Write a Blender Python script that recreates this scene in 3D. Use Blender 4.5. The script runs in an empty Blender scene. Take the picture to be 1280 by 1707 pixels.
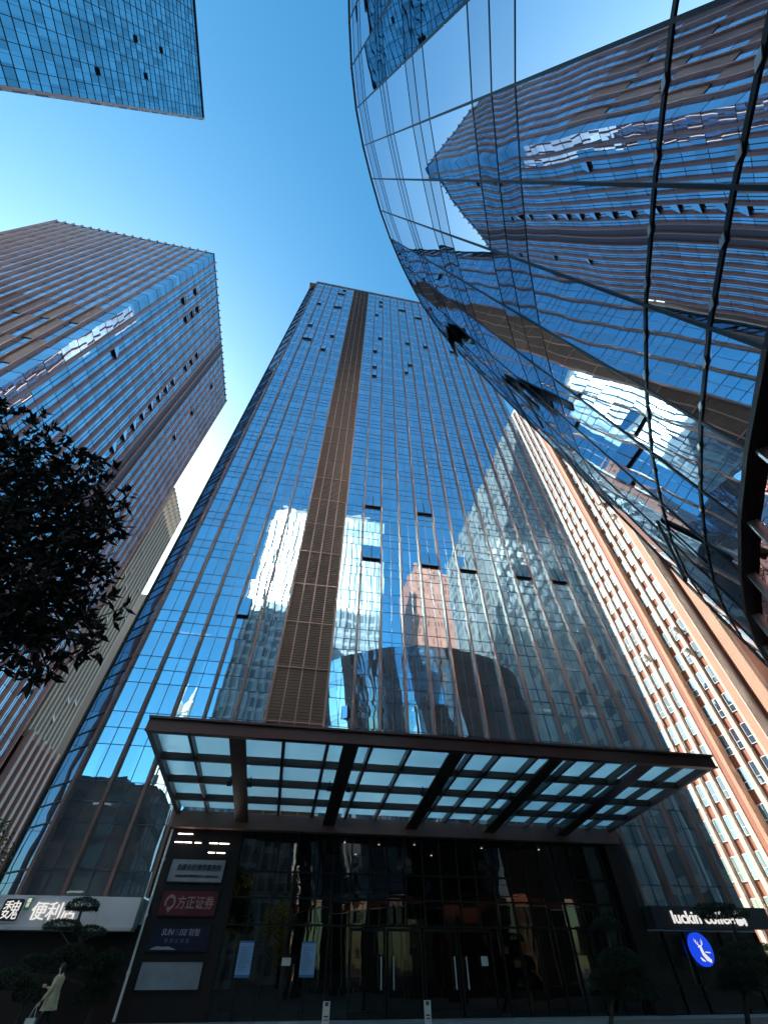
import bpy, math, random
from math import radians, sin, cos, pi, floor
from mathutils import Vector, Matrix
random.seed(7)
S = bpy.context.scene
COL = S.collection

# ------------------------------------------------------------------ camera
# world axes: +X runs along the main facade to the right, +Y into it, Z up, metres
PITCH, YAW, EYE = 48.176, 10.43, 1.6
cam = bpy.data.cameras.new("camera")
cam.sensor_fit = 'VERTICAL'
cam.sensor_height = 24.0
cam.lens = 680.0 / 1707.0 * 24.0
cam.clip_start = 0.1
cam.clip_end = 6000
camo = bpy.data.objects.new("camera", cam)
camo.location = (0, 0, EYE)
camo.rotation_euler = (radians(90 + PITCH), 0, radians(-YAW))
COL.objects.link(camo)
S.camera = camo
S.render.resolution_x, S.render.resolution_y = 767, 1024

# ------------------------------------------------------------------ world and sun
SUN_AZ, SUN_EL = -42.0, 36.0          # degrees clockwise from +Y, above horizon
W = bpy.data.worlds.new("World")
S.world = W
W.use_nodes = True
nt = W.node_tree
nt.nodes.clear()
sky = nt.nodes.new('ShaderNodeTexSky')
sky.sky_type = 'NISHITA'
sky.sun_disc = False
sky.sun_elevation = radians(SUN_EL)
sky.sun_rotation = radians(SUN_AZ % 360)
sky.air_density = 1.0
sky.dust_density = 0.9
sky.ozone_density = 2.0
mul = nt.nodes.new('ShaderNodeMix'); mul.data_type = 'RGBA'; mul.blend_type = 'MULTIPLY'
mul.inputs[0].default_value = 1.0
mul.inputs[7].default_value = (0.95, 1.17, 1.06, 1)
hsv = nt.nodes.new('ShaderNodeHueSaturation'); hsv.inputs['Saturation'].default_value = 1.28
bg = nt.nodes.new('ShaderNodeBackground'); bg.inputs[1].default_value = 0.12
wo = nt.nodes.new('ShaderNodeOutputWorld')
nt.links.new(sky.outputs[0], mul.inputs[6]); nt.links.new(mul.outputs[2], hsv.inputs['Color']); nt.links.new(hsv.outputs[0], bg.inputs[0]); nt.links.new(bg.outputs[0], wo.inputs[0])

sl = bpy.data.lights.new("sun", 'SUN')
sl.energy = 5.0; sl.angle = radians(0.5); sl.color = (1.0, 0.93, 0.84)
so = bpy.data.objects.new("sun", sl)
sd = Vector((sin(radians(SUN_AZ)) * cos(radians(SUN_EL)), cos(radians(SUN_AZ)) * cos(radians(SUN_EL)), sin(radians(SUN_EL))))
so.rotation_euler = sd.to_track_quat('Z', 'Y').to_euler()
so.location = (0, 0, 300)
COL.objects.link(so)

S.view_settings.view_transform = 'Standard'
S.view_settings.look = 'None'
S.view_settings.exposure = 1.32
S.view_settings.gamma = 1.0
S.view_settings.use_curve_mapping = False
cy = S.cycles
cy.use_denoising = True
cy.max_bounces = 8; cy.diffuse_bounces = 3; cy.glossy_bounces = 6; cy.transmission_bounces = 4; cy.transparent_max_bounces = 10
cy.caustics_reflective = True; cy.caustics_refractive = False
cy.blur_glossy = 0.2
cy.sample_clamp_indirect = 30.0

# ------------------------------------------------------------------ materials
def newmat(name):
    m = bpy.data.materials.new(name); m.use_nodes = True
    m.node_tree.nodes.clear()
    out = m.node_tree.nodes.new('ShaderNodeOutputMaterial')
    return m, m.node_tree, out
def N(t, ty, **kw):
    n = t.nodes.new(ty)
    for k, v in kw.items(): setattr(n, k, v)
    return n
def setin(n, **kw):
    for k, v in kw.items(): n.inputs[k].default_value = v
def math_n(t, op, a, b=None):
    n = N(t, 'ShaderNodeMath', operation=op)
    for i, x in enumerate((a, b)):
        if x is None: continue
        if isinstance(x, (int, float)): n.inputs[i].default_value = x
        else: t.links.new(x, n.inputs[i])
    return n.outputs[0]

def pbr(name, col, rough=0.6, metal=0.0, var=0.12, vscale=0.6, bump=0.0, bscale=20.0, streak=False):
    """plain painted / stone / metal surface with a little procedural mottling"""
    m, t, out = newmat(name)
    b = N(t, 'ShaderNodeBsdfPrincipled')
    tc = N(t, 'ShaderNodeTexCoord')
    src = tc.outputs['Object']
    if streak:
        mp = N(t, 'ShaderNodeMapping'); mp.inputs['Scale'].default_value = (1, 1, 0.08)
        t.links.new(src, mp.inputs[0]); src = mp.outputs[0]
    nz = N(t, 'ShaderNodeTexNoise'); nz.inputs['Scale'].default_value = vscale; nz.inputs['Detail'].default_value = 5
    t.links.new(src, nz.inputs['Vector'])
    cr = N(t, 'ShaderNodeMapRange'); cr.inputs[1].default_value = 0.3; cr.inputs[2].default_value = 0.7
    cr.inputs[3].default_value = 1 - var; cr.inputs[4].default_value = 1 + var
    t.links.new(nz.outputs[0], cr.inputs[0])
    mx = N(t, 'ShaderNodeVectorMath', operation='SCALE'); mx.inputs[0].default_value = col[:3]
    t.links.new(cr.outputs[0], mx.inputs['Scale'])
    t.links.new(mx.outputs[0], b.inputs['Base Color'])
    b.inputs['Roughness'].default_value = rough; b.inputs['Metallic'].default_value = metal
    if bump:
        n2 = N(t, 'ShaderNodeTexNoise'); n2.inputs['Scale'].default_value = bscale
        t.links.new(tc.outputs['Object'], n2.inputs['Vector'])
        bp = N(t, 'ShaderNodeBump'); bp.inputs['Strength'].default_value = bump; bp.inputs['Distance'].default_value = 0.02
        t.links.new(n2.outputs[0], bp.inputs['Height']); t.links.new(bp.outputs[0], b.inputs['Normal'])
    t.links.new(b.outputs[0], out.inputs[0])
    return m

def emit(name, col, strength):
    m, t, out = newmat(name)
    e = N(t, 'ShaderNodeEmission'); e.inputs[0].default_value = (*col, 1); e.inputs[1].default_value = strength
    t.links.new(e.outputs[0], out.inputs[0])
    return m

def glass(name, tint, refl=0.7, base=(0.02, 0.025, 0.03), see=0.0, seecol=(0.4, 0.45, 0.5), amp=0.012, nscale=0.5,
          pane=None, tilt=0.003, island=False, dust=0.0, tintvar=0.0, rough=0.0, stretch=1.0):
    """reflective curtain-wall glass: mirror layer whose normal ripples a little and tilts pane by pane, over a dark or see-through body"""
    m, t, out = newmat(name)
    tc = N(t, 'ShaderNodeTexCoord'); geo = N(t, 'ShaderNodeNewGeometry')
    nz = N(t, 'ShaderNodeTexNoise'); nz.inputs['Scale'].default_value = nscale; nz.inputs['Detail'].default_value = 1.5
    if pane:
        mp = N(t, 'ShaderNodeVectorMath', operation='DIVIDE')
        off = N(t, 'ShaderNodeVectorMath', operation='SUBTRACT'); off.inputs[1].default_value = pane[0]
        t.links.new(tc.outputs['Object'], off.inputs[0]); t.links.new(off.outputs[0], mp.inputs[0]); mp.inputs[1].default_value = pane[1]
        fl = N(t, 'ShaderNodeVectorMath', operation='FLOOR'); t.links.new(mp.outputs[0], fl.inputs[0])
        wn = N(t, 'ShaderNodeTexWhiteNoise'); t.links.new(fl.outputs[0], wn.inputs['Vector'])
        rnd_c, rnd_v = wn.outputs['Color'], wn.outputs['Value']
        # shift the ripple per pane so it breaks at every joint
        ad = N(t, 'ShaderNodeVectorMath', operation='MULTIPLY_ADD'); ad.inputs[1].default_value = (7, 7, 7)
        t.links.new(rnd_c, ad.inputs[0]); t.links.new(tc.outputs['Object'], ad.inputs[2])
        sc = N(t, 'ShaderNodeVectorMath', operation='MULTIPLY'); sc.inputs[1].default_value = (1, 1, stretch)
        t.links.new(ad.outputs[0], sc.inputs[0])
        t.links.new(sc.outputs[0], nz.inputs['Vector'])
    elif island:
        wn = N(t, 'ShaderNodeTexWhiteNoise', noise_dimensions='1D'); t.links.new(geo.outputs['Random Per Island'], wn.inputs['W'])
        rnd_c, rnd_v = wn.outputs['Color'], wn.outputs['Value']
        t.links.new(tc.outputs['Object'], nz.inputs['Vector'])
    else:
        rnd_c = rnd_v = None
        t.links.new(tc.outputs['Object'], nz.inputs['Vector'])
    s1 = N(t, 'ShaderNodeVectorMath', operation='SUBTRACT'); s1.inputs[1].default_value = (.5, .5, .5)
    t.links.new(nz.outputs['Color'], s1.inputs[0])
    s2 = N(t, 'ShaderNodeVectorMath', operation='SCALE'); s2.inputs['Scale'].default_value = amp * 2
    t.links.new(s1.outputs[0], s2.inputs[0])
    a = N(t, 'ShaderNodeVectorMath', operation='ADD'); t.links.new(geo.outputs['Normal'], a.inputs[0]); t.links.new(s2.outputs[0], a.inputs[1])
    last = a
    if rnd_c is not None and tilt:
        s3 = N(t, 'ShaderNodeVectorMath', operation='SUBTRACT'); s3.inputs[1].default_value = (.5, .5, .5); t.links.new(rnd_c, s3.inputs[0])
        s4 = N(t, 'ShaderNodeVectorMath', operation='SCALE'); s4.inputs['Scale'].default_value = tilt * 2; t.links.new(s3.outputs[0], s4.inputs[0])
        a2 = N(t, 'ShaderNodeVectorMath', operation='ADD'); t.links.new(a.outputs[0], a2.inputs[0]); t.links.new(s4.outputs[0], a2.inputs[1]); last = a2
    nm = N(t, 'ShaderNodeVectorMath', operation='NORMALIZE'); t.links.new(last.outputs[0], nm.inputs[0])
    g = N(t, 'ShaderNodeBsdfGlossy'); g.inputs['Roughness'].default_value = rough
    t.links.new(nm.outputs[0], g.inputs['Normal'])
    if tintvar and rnd_v is not None:
        vr = N(t, 'ShaderNodeMapRange'); vr.inputs[3].default_value = 1 - tintvar; vr.inputs[4].default_value = 1 + tintvar * 0.4
        t.links.new(rnd_v, vr.inputs[0])
        tv = N(t, 'ShaderNodeVectorMath', operation='SCALE'); tv.inputs[0].default_value = tint; t.links.new(vr.outputs[0], tv.inputs['Scale'])
        t.links.new(tv.outputs[0], g.inputs['Color'])
    else:
        g.inputs['Color'].default_value = (*tint, 1)
    d = N(t, 'ShaderNodeBsdfDiffuse'); d.inputs[0].default_value = (*base, 1)
    body = d.outputs[0]
    if see > 0:
        tr = N(t, 'ShaderNodeBsdfTransparent'); tr.inputs[0].default_value = (*seecol, 1)
        mb = N(t, 'ShaderNodeMixShader'); mb.inputs[0].default_value = see
        t.links.new(d.outputs[0], mb.inputs[1]); t.links.new(tr.outputs[0], mb.inputs[2]); body = mb.outputs[0]
    lw = N(t, 'ShaderNodeLayerWeight'); lw.inputs[0].default_value = 0.25
    fac = math_n(t, 'ADD', math_n(t, 'MULTIPLY', lw.outputs['Fresnel'], 1 - refl), refl)
    mx = N(t, 'ShaderNodeMixShader'); t.links.new(fac, mx.inputs[0]); t.links.new(body, mx.inputs[1]); t.links.new(g.outputs[0], mx.inputs[2])
    fin = mx.outputs[0]
    if dust:
        dd = N(t, 'ShaderNodeBsdfDiffuse'); dd.inputs[0].default_value = (.74, .60, .50, 1)
        n3 = N(t, 'ShaderNodeTexNoise'); n3.inputs['Scale'].default_value = 0.9; n3.inputs['Detail'].default_value = 6
        t.links.new(tc.outputs['Object'], n3.inputs['Vector'])
        md = N(t, 'ShaderNodeMixShader'); t.links.new(math_n(t, 'MULTIPLY', n3.outputs[0], dust * 2), md.inputs[0])
        t.links.new(fin, md.inputs[1]); t.links.new(dd.outputs[0], md.inputs[2]); fin = md.outputs[0]
    t.links.new(fin, out.inputs[0])
    return m

M = {}
M['bronze'] = pbr('bronze_fin', (0.24, 0.125, 0.10), 0.42, 0.0, 0.18, 0.35, streak=True)
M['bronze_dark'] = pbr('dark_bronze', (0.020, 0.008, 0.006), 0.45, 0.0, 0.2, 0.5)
M['louvre'] = pbr('bronze_louvre', (0.075, 0.046, 0.028), 0.7, 0.0, 0.3, 0.25, streak=True)
M['umber'] = pbr('umber_panel', (0.44, 0.28, 0.25), 0.5, 0.0, 0.2, 0.3, streak=True)
M['mullion'] = pbr('mullion_metal', (0.016, 0.014, 0.014), 0.45, 0.3, 0.1)
M['rail'] = pbr('blue_grey_rail', (0.07, 0.10, 0.15), 0.35, 0.7, 0.1)
M['interior'] = pbr('office_interior', (0.13, 0.12, 0.11), 0.8, 0.0, 0.3, 0.8)
M['slab'] = pbr('office_slab', (0.26, 0.25, 0.24), 0.8)
M['blind'] = pbr('roller_blind', (0.42, 0.42, 0.38), 0.8, 0, 0.1)
M['lamp'] = emit('ceiling_lamp', (1.0, 0.95, 0.85), 4.0)
M['black'] = pbr('black_opening', (0.006, 0.005, 0.005), 0.7)
M['concrete'] = pbr('concrete', (0.30, 0.29, 0.28), 0.8, 0, 0.12, 0.3, streak=True)
M['white_paint'] = pbr('white_paint', (0.74, 0.72, 0.68), 0.55, 0, 0.06)
M['main_glass'] = glass('main_tower_glass', (0.54, 0.83, 1.0), 0.95, see=0.85, seecol=(0.42, 0.5, 0.55), amp=0.008, nscale=0.5,
                        pane=((-99.32, 0, 2.87), (0.895, 1000, 1.765)), tilt=0.003, dust=0.115, tintvar=0.10, stretch=0.6)
M['left_glass'] = glass('left_tower_glass', (0.85, 0.9, 1.0), 0.85, amp=0.009, nscale=0.3,
                        pane=((-200.0, -100.0, 2.87), (1.79, 1.79, 1.765)), tilt=0.010, tintvar=0.25, dust=0.03)
M['blue_glass'] = glass('blue_tower_glass', (0.78, 0.92, 0.98), 0.84, base=(0.05, 0.09, 0.13), amp=0.006, nscale=0.4,
                        pane=((-200.0, -100.02, 1.0), (1000, 0.86, 1.75)), tilt=0.006, tintvar=0.35)
M['curve_glass'] = glass('curved_wall_glass', (0.60, 0.68, 0.78), 0.90, base=(0.008, 0.01, 0.012), amp=0.008, nscale=0.55,
                         island=True, tilt=0.004, tintvar=0.06, dust=0.006)
M['curve_spandrel'] = glass('curved_wall_spandrel', (0.50, 0.58, 0.68), 0.88, base=(0.01, 0.012, 0.016), amp=0.012, nscale=0.8,
                            island=True, tilt=0.006, tintvar=0.12, dust=0.006)
M['lobby_glass'] = glass('lobby_glass', (0.36, 0.34, 0.31), 0.28, see=0.9, seecol=(0.13, 0.12, 0.11), amp=0.006, nscale=0.6,
                         pane=((-100.0, 0, 0.0), (0.93, 1000, 1.0)), tilt=0.006)
M['pink_glass'] = glass('hotel_window_glass', (0.46, 0.50, 0.56), 0.45, base=(0.03, 0.033, 0.04), amp=0.015, nscale=0.8,
                        pane=((0, -100.0, 0), (1000, 1.66, 3.29)), tilt=0.02, tintvar=0.4, dust=0.015)

def brick_mat(name, c1, c2, mortar, scale, rough=0.8):
    m, t, out = newmat(name)
    tc = N(t, 'ShaderNodeTexCoord')
    sp = N(t, 'ShaderNodeSeparateXYZ'); t.links.new(tc.outputs['Object'], sp.inputs[0])
    cb = N(t, 'ShaderNodeCombineXYZ')
    t.links.new(math_n(t, 'ADD', sp.outputs[0], sp.outputs[1]), cb.inputs[0]); t.links.new(sp.outputs[2], cb.inputs[1])
    br = N(t, 'ShaderNodeTexBrick'); t.links.new(cb.outputs[0], br.inputs['Vector'])
    br.inputs['Color1'].default_value = (*c1, 1); br.inputs['Color2'].default_value = (*c2, 1); br.inputs['Mortar'].default_value = (*mortar, 1)
    br.inputs['Scale'].default_value = scale; br.inputs['Mortar Size'].default_value = 0.012
    b = N(t, 'ShaderNodeBsdfPrincipled'); b.inputs['Roughness'].default_value = rough
    nz = N(t, 'ShaderNodeTexNoise'); nz.inputs['Scale'].default_value = 0.35; nz.inputs['Detail'].default_value = 6
    t.links.new(tc.outputs['Object'], nz.inputs['Vector'])
    mr = N(t, 'ShaderNodeMapRange'); mr.inputs[3].default_value = 0.75; mr.inputs[4].default_value = 1.25; t.links.new(nz.outputs[0], mr.inputs[0])
    mv = N(t, 'ShaderNodeVectorMath', operation='SCALE'); t.links.new(br.outputs[0], mv.inputs[0]); t.links.new(mr.outputs[0], mv.inputs['Scale'])
    t.links.new(mv.outputs[0], b.inputs['Base Color']); t.links.new(b.outputs[0], out.inputs[0])
    return m
M['brick'] = brick_mat('red_brick_tile', (0.28, 0.095, 0.055), (0.24, 0.078, 0.045), (0.26, 0.13, 0.09), 2.2)
M['tan'] = brick_mat('tan_tile', (0.37, 0.21, 0.14), (0.33, 0.185, 0.12), (0.30, 0.185, 0.13), 2.2)
M['cream'] = pbr('cream_render', (0.44, 0.355, 0.30), 0.7, 0, 0.06, 0.3, streak=True)
M['window_frame'] = pbr('white_window_frame', (0.55, 0.53, 0.5), 0.5)

def grid_facade(name, wall, pane, cw, ch, mort, refl=True):
    """distant facade: windows in a regular grid, wall between them"""
    m, t, out = newmat(name)
    tc = N(t, 'ShaderNodeTexCoord')
    sp = N(t, 'ShaderNodeSeparateXYZ'); t.links.new(tc.outputs['Object'], sp.inputs[0])
    def cell(x, size, lo):
        f = math_n(t, 'FRACT', math_n(t, 'DIVIDE', x, size)); return math_n(t, 'GREATER_THAN', f, lo)
    hx = math_n(t, 'ADD', sp.outputs[0], sp.outputs[1])
    win = math_n(t, 'MULTIPLY', cell(hx, cw, mort[0]), cell(sp.outputs[2], ch, mort[1]))
    fx = math_n(t, 'FLOOR', math_n(t, 'DIVIDE', hx, cw)); fz = math_n(t, 'FLOOR', math_n(t, 'DIVIDE', sp.outputs[2], ch))
    cb = N(t, 'ShaderNodeCombineXYZ'); t.links.new(fx, cb.inputs[0]); t.links.new(fz, cb.inputs[1])
    wn = N(t, 'ShaderNodeTexWhiteNoise'); t.links.new(cb.outputs[0], wn.inputs['Vector'])
    wv = N(t, 'ShaderNodeVectorMath', operation='SCALE'); wv.inputs[0].default_value = pane
    mr = N(t, 'ShaderNodeMapRange'); mr.inputs[3].default_value = 0.5; mr.inputs[4].default_value = 1.7; t.links.new(wn.outputs['Value'], mr.inputs[0])
    t.links.new(mr.outputs[0], wv.inputs['Scale'])
    mx = N(t, 'ShaderNodeMix'); mx.data_type = 'RGBA'; t.links.new(win, mx.inputs[0]); mx.inputs[6].default_value = (*wall, 1)
    t.links.new(wv.outputs[0], mx.inputs[7])
    b = N(t, 'ShaderNodeBsdfPrincipled'); t.links.new(mx.outputs[2], b.inputs['Base Color'])
    t.links.new(math_n(t, 'SUBTRACT', 0.75, math_n(t, 'MULTIPLY', win, 0.6)), b.inputs['Roughness'])
    t.links.new(b.outputs[0], out.inputs[0])
    return m

# ------------------------------------------------------------------ mesh helpers
class MB:
    def __init__(self): self.v = []; self.f = []; self.mi = []; self.smooth = False
    def quad(self, a, b, c, d, mi=0):
        i = len(self.v); self.v += [tuple(a), tuple(b), tuple(c), tuple(d)]; self.f.append((i, i + 1, i + 2, i + 3)); self.mi.append(mi)
    def poly(self, pts, mi=0):
        i = len(self.v); self.v += [tuple(p) for p in pts]; self.f.append(tuple(range(i, i + len(pts)))); self.mi.append(mi)
    def box(self, x0, x1, y0, y1, z0, z1, mi=0):
        i = len(self.v)
        self.v += [(x0, y0, z0), (x1, y0, z0), (x1, y1, z0), (x0, y1, z0), (x0, y0, z1), (x1, y0, z1), (x1, y1, z1), (x0, y1, z1)]
        for q in ((3, 2, 1, 0), (4, 5, 6, 7), (0, 1, 5, 4), (1, 2, 6, 5), (2, 3, 7, 6), (3, 0, 4, 7)):
            self.f.append(tuple(i + k for k in q)); self.mi.append(mi)
    def bar(self, a, b, w, h, n=(0, 0, 1), mi=0):
        """rectangular bar from a to b; w across, h along n"""
        a, b, n = Vector(a), Vector(b), Vector(n)
        d = (b - a).normalized(); s = d.cross(n).normalized(); n = s.cross(d).normalized()
        i = len(self.v)
        for p in (a, b):
            for (x, y) in ((-1, -1), (1, -1), (1, 1), (-1, 1)):
                self.v.append(tuple(p + s * (x * w / 2) + n * (y * h / 2)))
        for q in ((3, 2, 1, 0), (4, 5, 6, 7), (0, 1, 5, 4), (1, 2, 6, 5), (2, 3, 7, 6), (3, 0, 4, 7)):
            self.f.append(tuple(i + k for k in q)); self.mi.append(mi)
    def tube(self, pts, rads, n=8, mi=0, cap=True):
        pts = [Vector(p) for p in pts]; base = len(self.v)
        for k, p in enumerate(pts):
            d = (pts[min(k + 1, len(pts) - 1)] - pts[max(k - 1, 0)]).normalized()
            s = d.cross(Vector((0.31, 0.17, 0.93)) if abs(d.z) < .9 else Vector((1, 0.1, 0))).normalized(); u = s.cross(d)
            for j in range(n):
                a = 2 * pi * j / n; self.v.append(tuple(p + (s * cos(a) + u * sin(a)) * rads[k]))
        for k in range(len(pts) - 1):
            for j in range(n):
                self.f.append((base + k * n + j, base + k * n + (j + 1) % n, base + (k + 1) * n + (j + 1) % n, base + (k + 1) * n + j)); self.mi.append(mi)
        if cap:
            self.f.append(tuple(base + j for j in range(n))); self.mi.append(mi)
            self.f.append(tuple(base + (len(pts) - 1) * n + j for j in range(n))); self.mi.append(mi)
    def build(self, name, mats, parent=None, smooth=False, loc=None):
        me = bpy.data.meshes.new(name); me.from_pydata(self.v, [], self.f)
        if not isinstance(mats, (list, tuple)): mats = [mats]
        for m in mats: me.materials.append(m)
        if len(mats) > 1: me.polygons.foreach_set('material_index', self.mi)
        if smooth: me.polygons.foreach_set('use_smooth', [True] * len(me.polygons))
        me.update()
        o = bpy.data.objects.new(name, me); COL.objects.link(o)
        if loc: o.location = loc
        if parent: attach(o, parent)
        return o
def attach(o, parent):
    o.parent = parent; o.matrix_parent_inverse = world_mat(parent).inverted()
def world_mat(o):
    m = Matrix.LocRotScale(o.location, o.rotation_euler, o.scale)
    return (world_mat(o.parent) @ o.matrix_parent_inverse @ m) if o.parent else m
def tag(o, label, cat, group=None, kind=None):
    if label: o['label'] = label
    if cat: o['category'] = cat
    if group: o['group'] = group
    if kind: o['kind'] = kind
    return o
def thing(name, label, cat, loc=(0, 0, 0), group=None, rz=0.0):
    o = bpy.data.objects.new(name, None); o.empty_display_size = 0.5
    o.location = loc; o.rotation_euler = (0, 0, rz); COL.objects.link(o)
    return tag(o, label, cat, group)
def copy_part(o, dx, dy, dz):
    c = o.copy(); COL.objects.link(c); c.location = Vector(o.location) + Vector((dx, dy, dz)); return c
def boxpart(name, mat, parent, *b):
    m = MB(); m.box(*b); return m.build(name, mat, parent)

def text_obj(name, s, mat, parent, origin, xdir, zdir, size, bold=0.0, depth=0.01, width=None, align='LEFT', shear=0.0):
    cu = bpy.data.curves.new(name, 'FONT'); cu.body = s; cu.size = size; cu.extrude = depth; cu.offset = bold; cu.shear = shear
    cu.resolution_u = 3; cu.align_x = align
    o = bpy.data.objects.new(name, cu); COL.objects.link(o)
    dg = bpy.context.evaluated_depsgraph_get(); dg.update()
    me = bpy.data.meshes.new_from_object(o.evaluated_get(dg))
    bpy.data.objects.remove(o); bpy.data.curves.remove(cu)
    xs = [v.co.x for v in me.vertices]
    w = max(xs) - min(xs) if xs else 1; k = (width / w) if width else 1.0; x0 = min(xs) if align == 'LEFT' else 0
    X, Z = Vector(xdir).normalized(), Vector(zdir).normalized(); Y = Z.cross(X)
    for v in me.vertices:
        c = v.co.copy(); v.co = Vector(origin) + X * ((c.x - x0) * k) + Z * c.y - Y * (-c.z) * -1
    me.materials.clear(); me.materials.append(mat); me.update()
    ob = bpy.data.objects.new(name, me); COL.objects.link(ob); attach(ob, parent)
    return ob

# ------------------------------------------------------------------ ground
def ground():
    m, t, out = newmat('granite_paving')
    tc = N(t, 'ShaderNodeTexCoord')
    br = N(t, 'ShaderNodeTexBrick'); t.links.new(tc.outputs['Object'], br.inputs['Vector'])
    br.inputs['Scale'].default_value = 1.0; br.inputs['Brick Width'].default_value = 1.2; br.inputs['Row Height'].default_value = 0.6
    br.inputs['Mortar Size'].default_value = 0.008
    br.inputs['Color1'].default_value = (.13, .11, .10, 1); br.inputs['Color2'].default_value = (.10, .085, .075, 1); br.inputs['Mortar'].default_value = (.06, .05, .05, 1)
    nz = N(t, 'ShaderNodeTexNoise'); nz.inputs['Scale'].default_value = 0.4; nz.inputs['Detail'].default_value = 8; t.links.new(tc.outputs['Object'], nz.inputs['Vector'])
    mr = N(t, 'ShaderNodeMapRange'); mr.inputs[3].default_value = 0.6; mr.inputs[4].default_value = 1.3; t.links.new(nz.outputs[0], mr.inputs[0])
    mv = N(t, 'ShaderNodeVectorMath', operation='SCALE'); t.links.new(br.outputs[0], mv.inputs[0]); t.links.new(mr.outputs[0], mv.inputs['Scale'])
    b = N(t, 'ShaderNodeBsdfPrincipled'); b.inputs['Roughness'].default_value = 0.55
    t.links.new(mv.outputs[0], b.inputs['Base Color']); t.links.new(b.outputs[0], out.inputs[0])
    g = MB(); g.quad((-3000, -3000, 0), (3000, -3000, 0), (3000, 3000, 0), (-3000, 3000, 0))
    tag(g.build('ground', m), 'dark granite paving of the plaza', 'ground', kind='structure')
    s = MB(); s.box(-6, 30, 25.2, 27.0, 0.0, 0.14)
    tag(s.build('pavement_step', M['concrete']), 'low stone step along the tower entrance', 'pavement', kind='structure')
ground()

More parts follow.
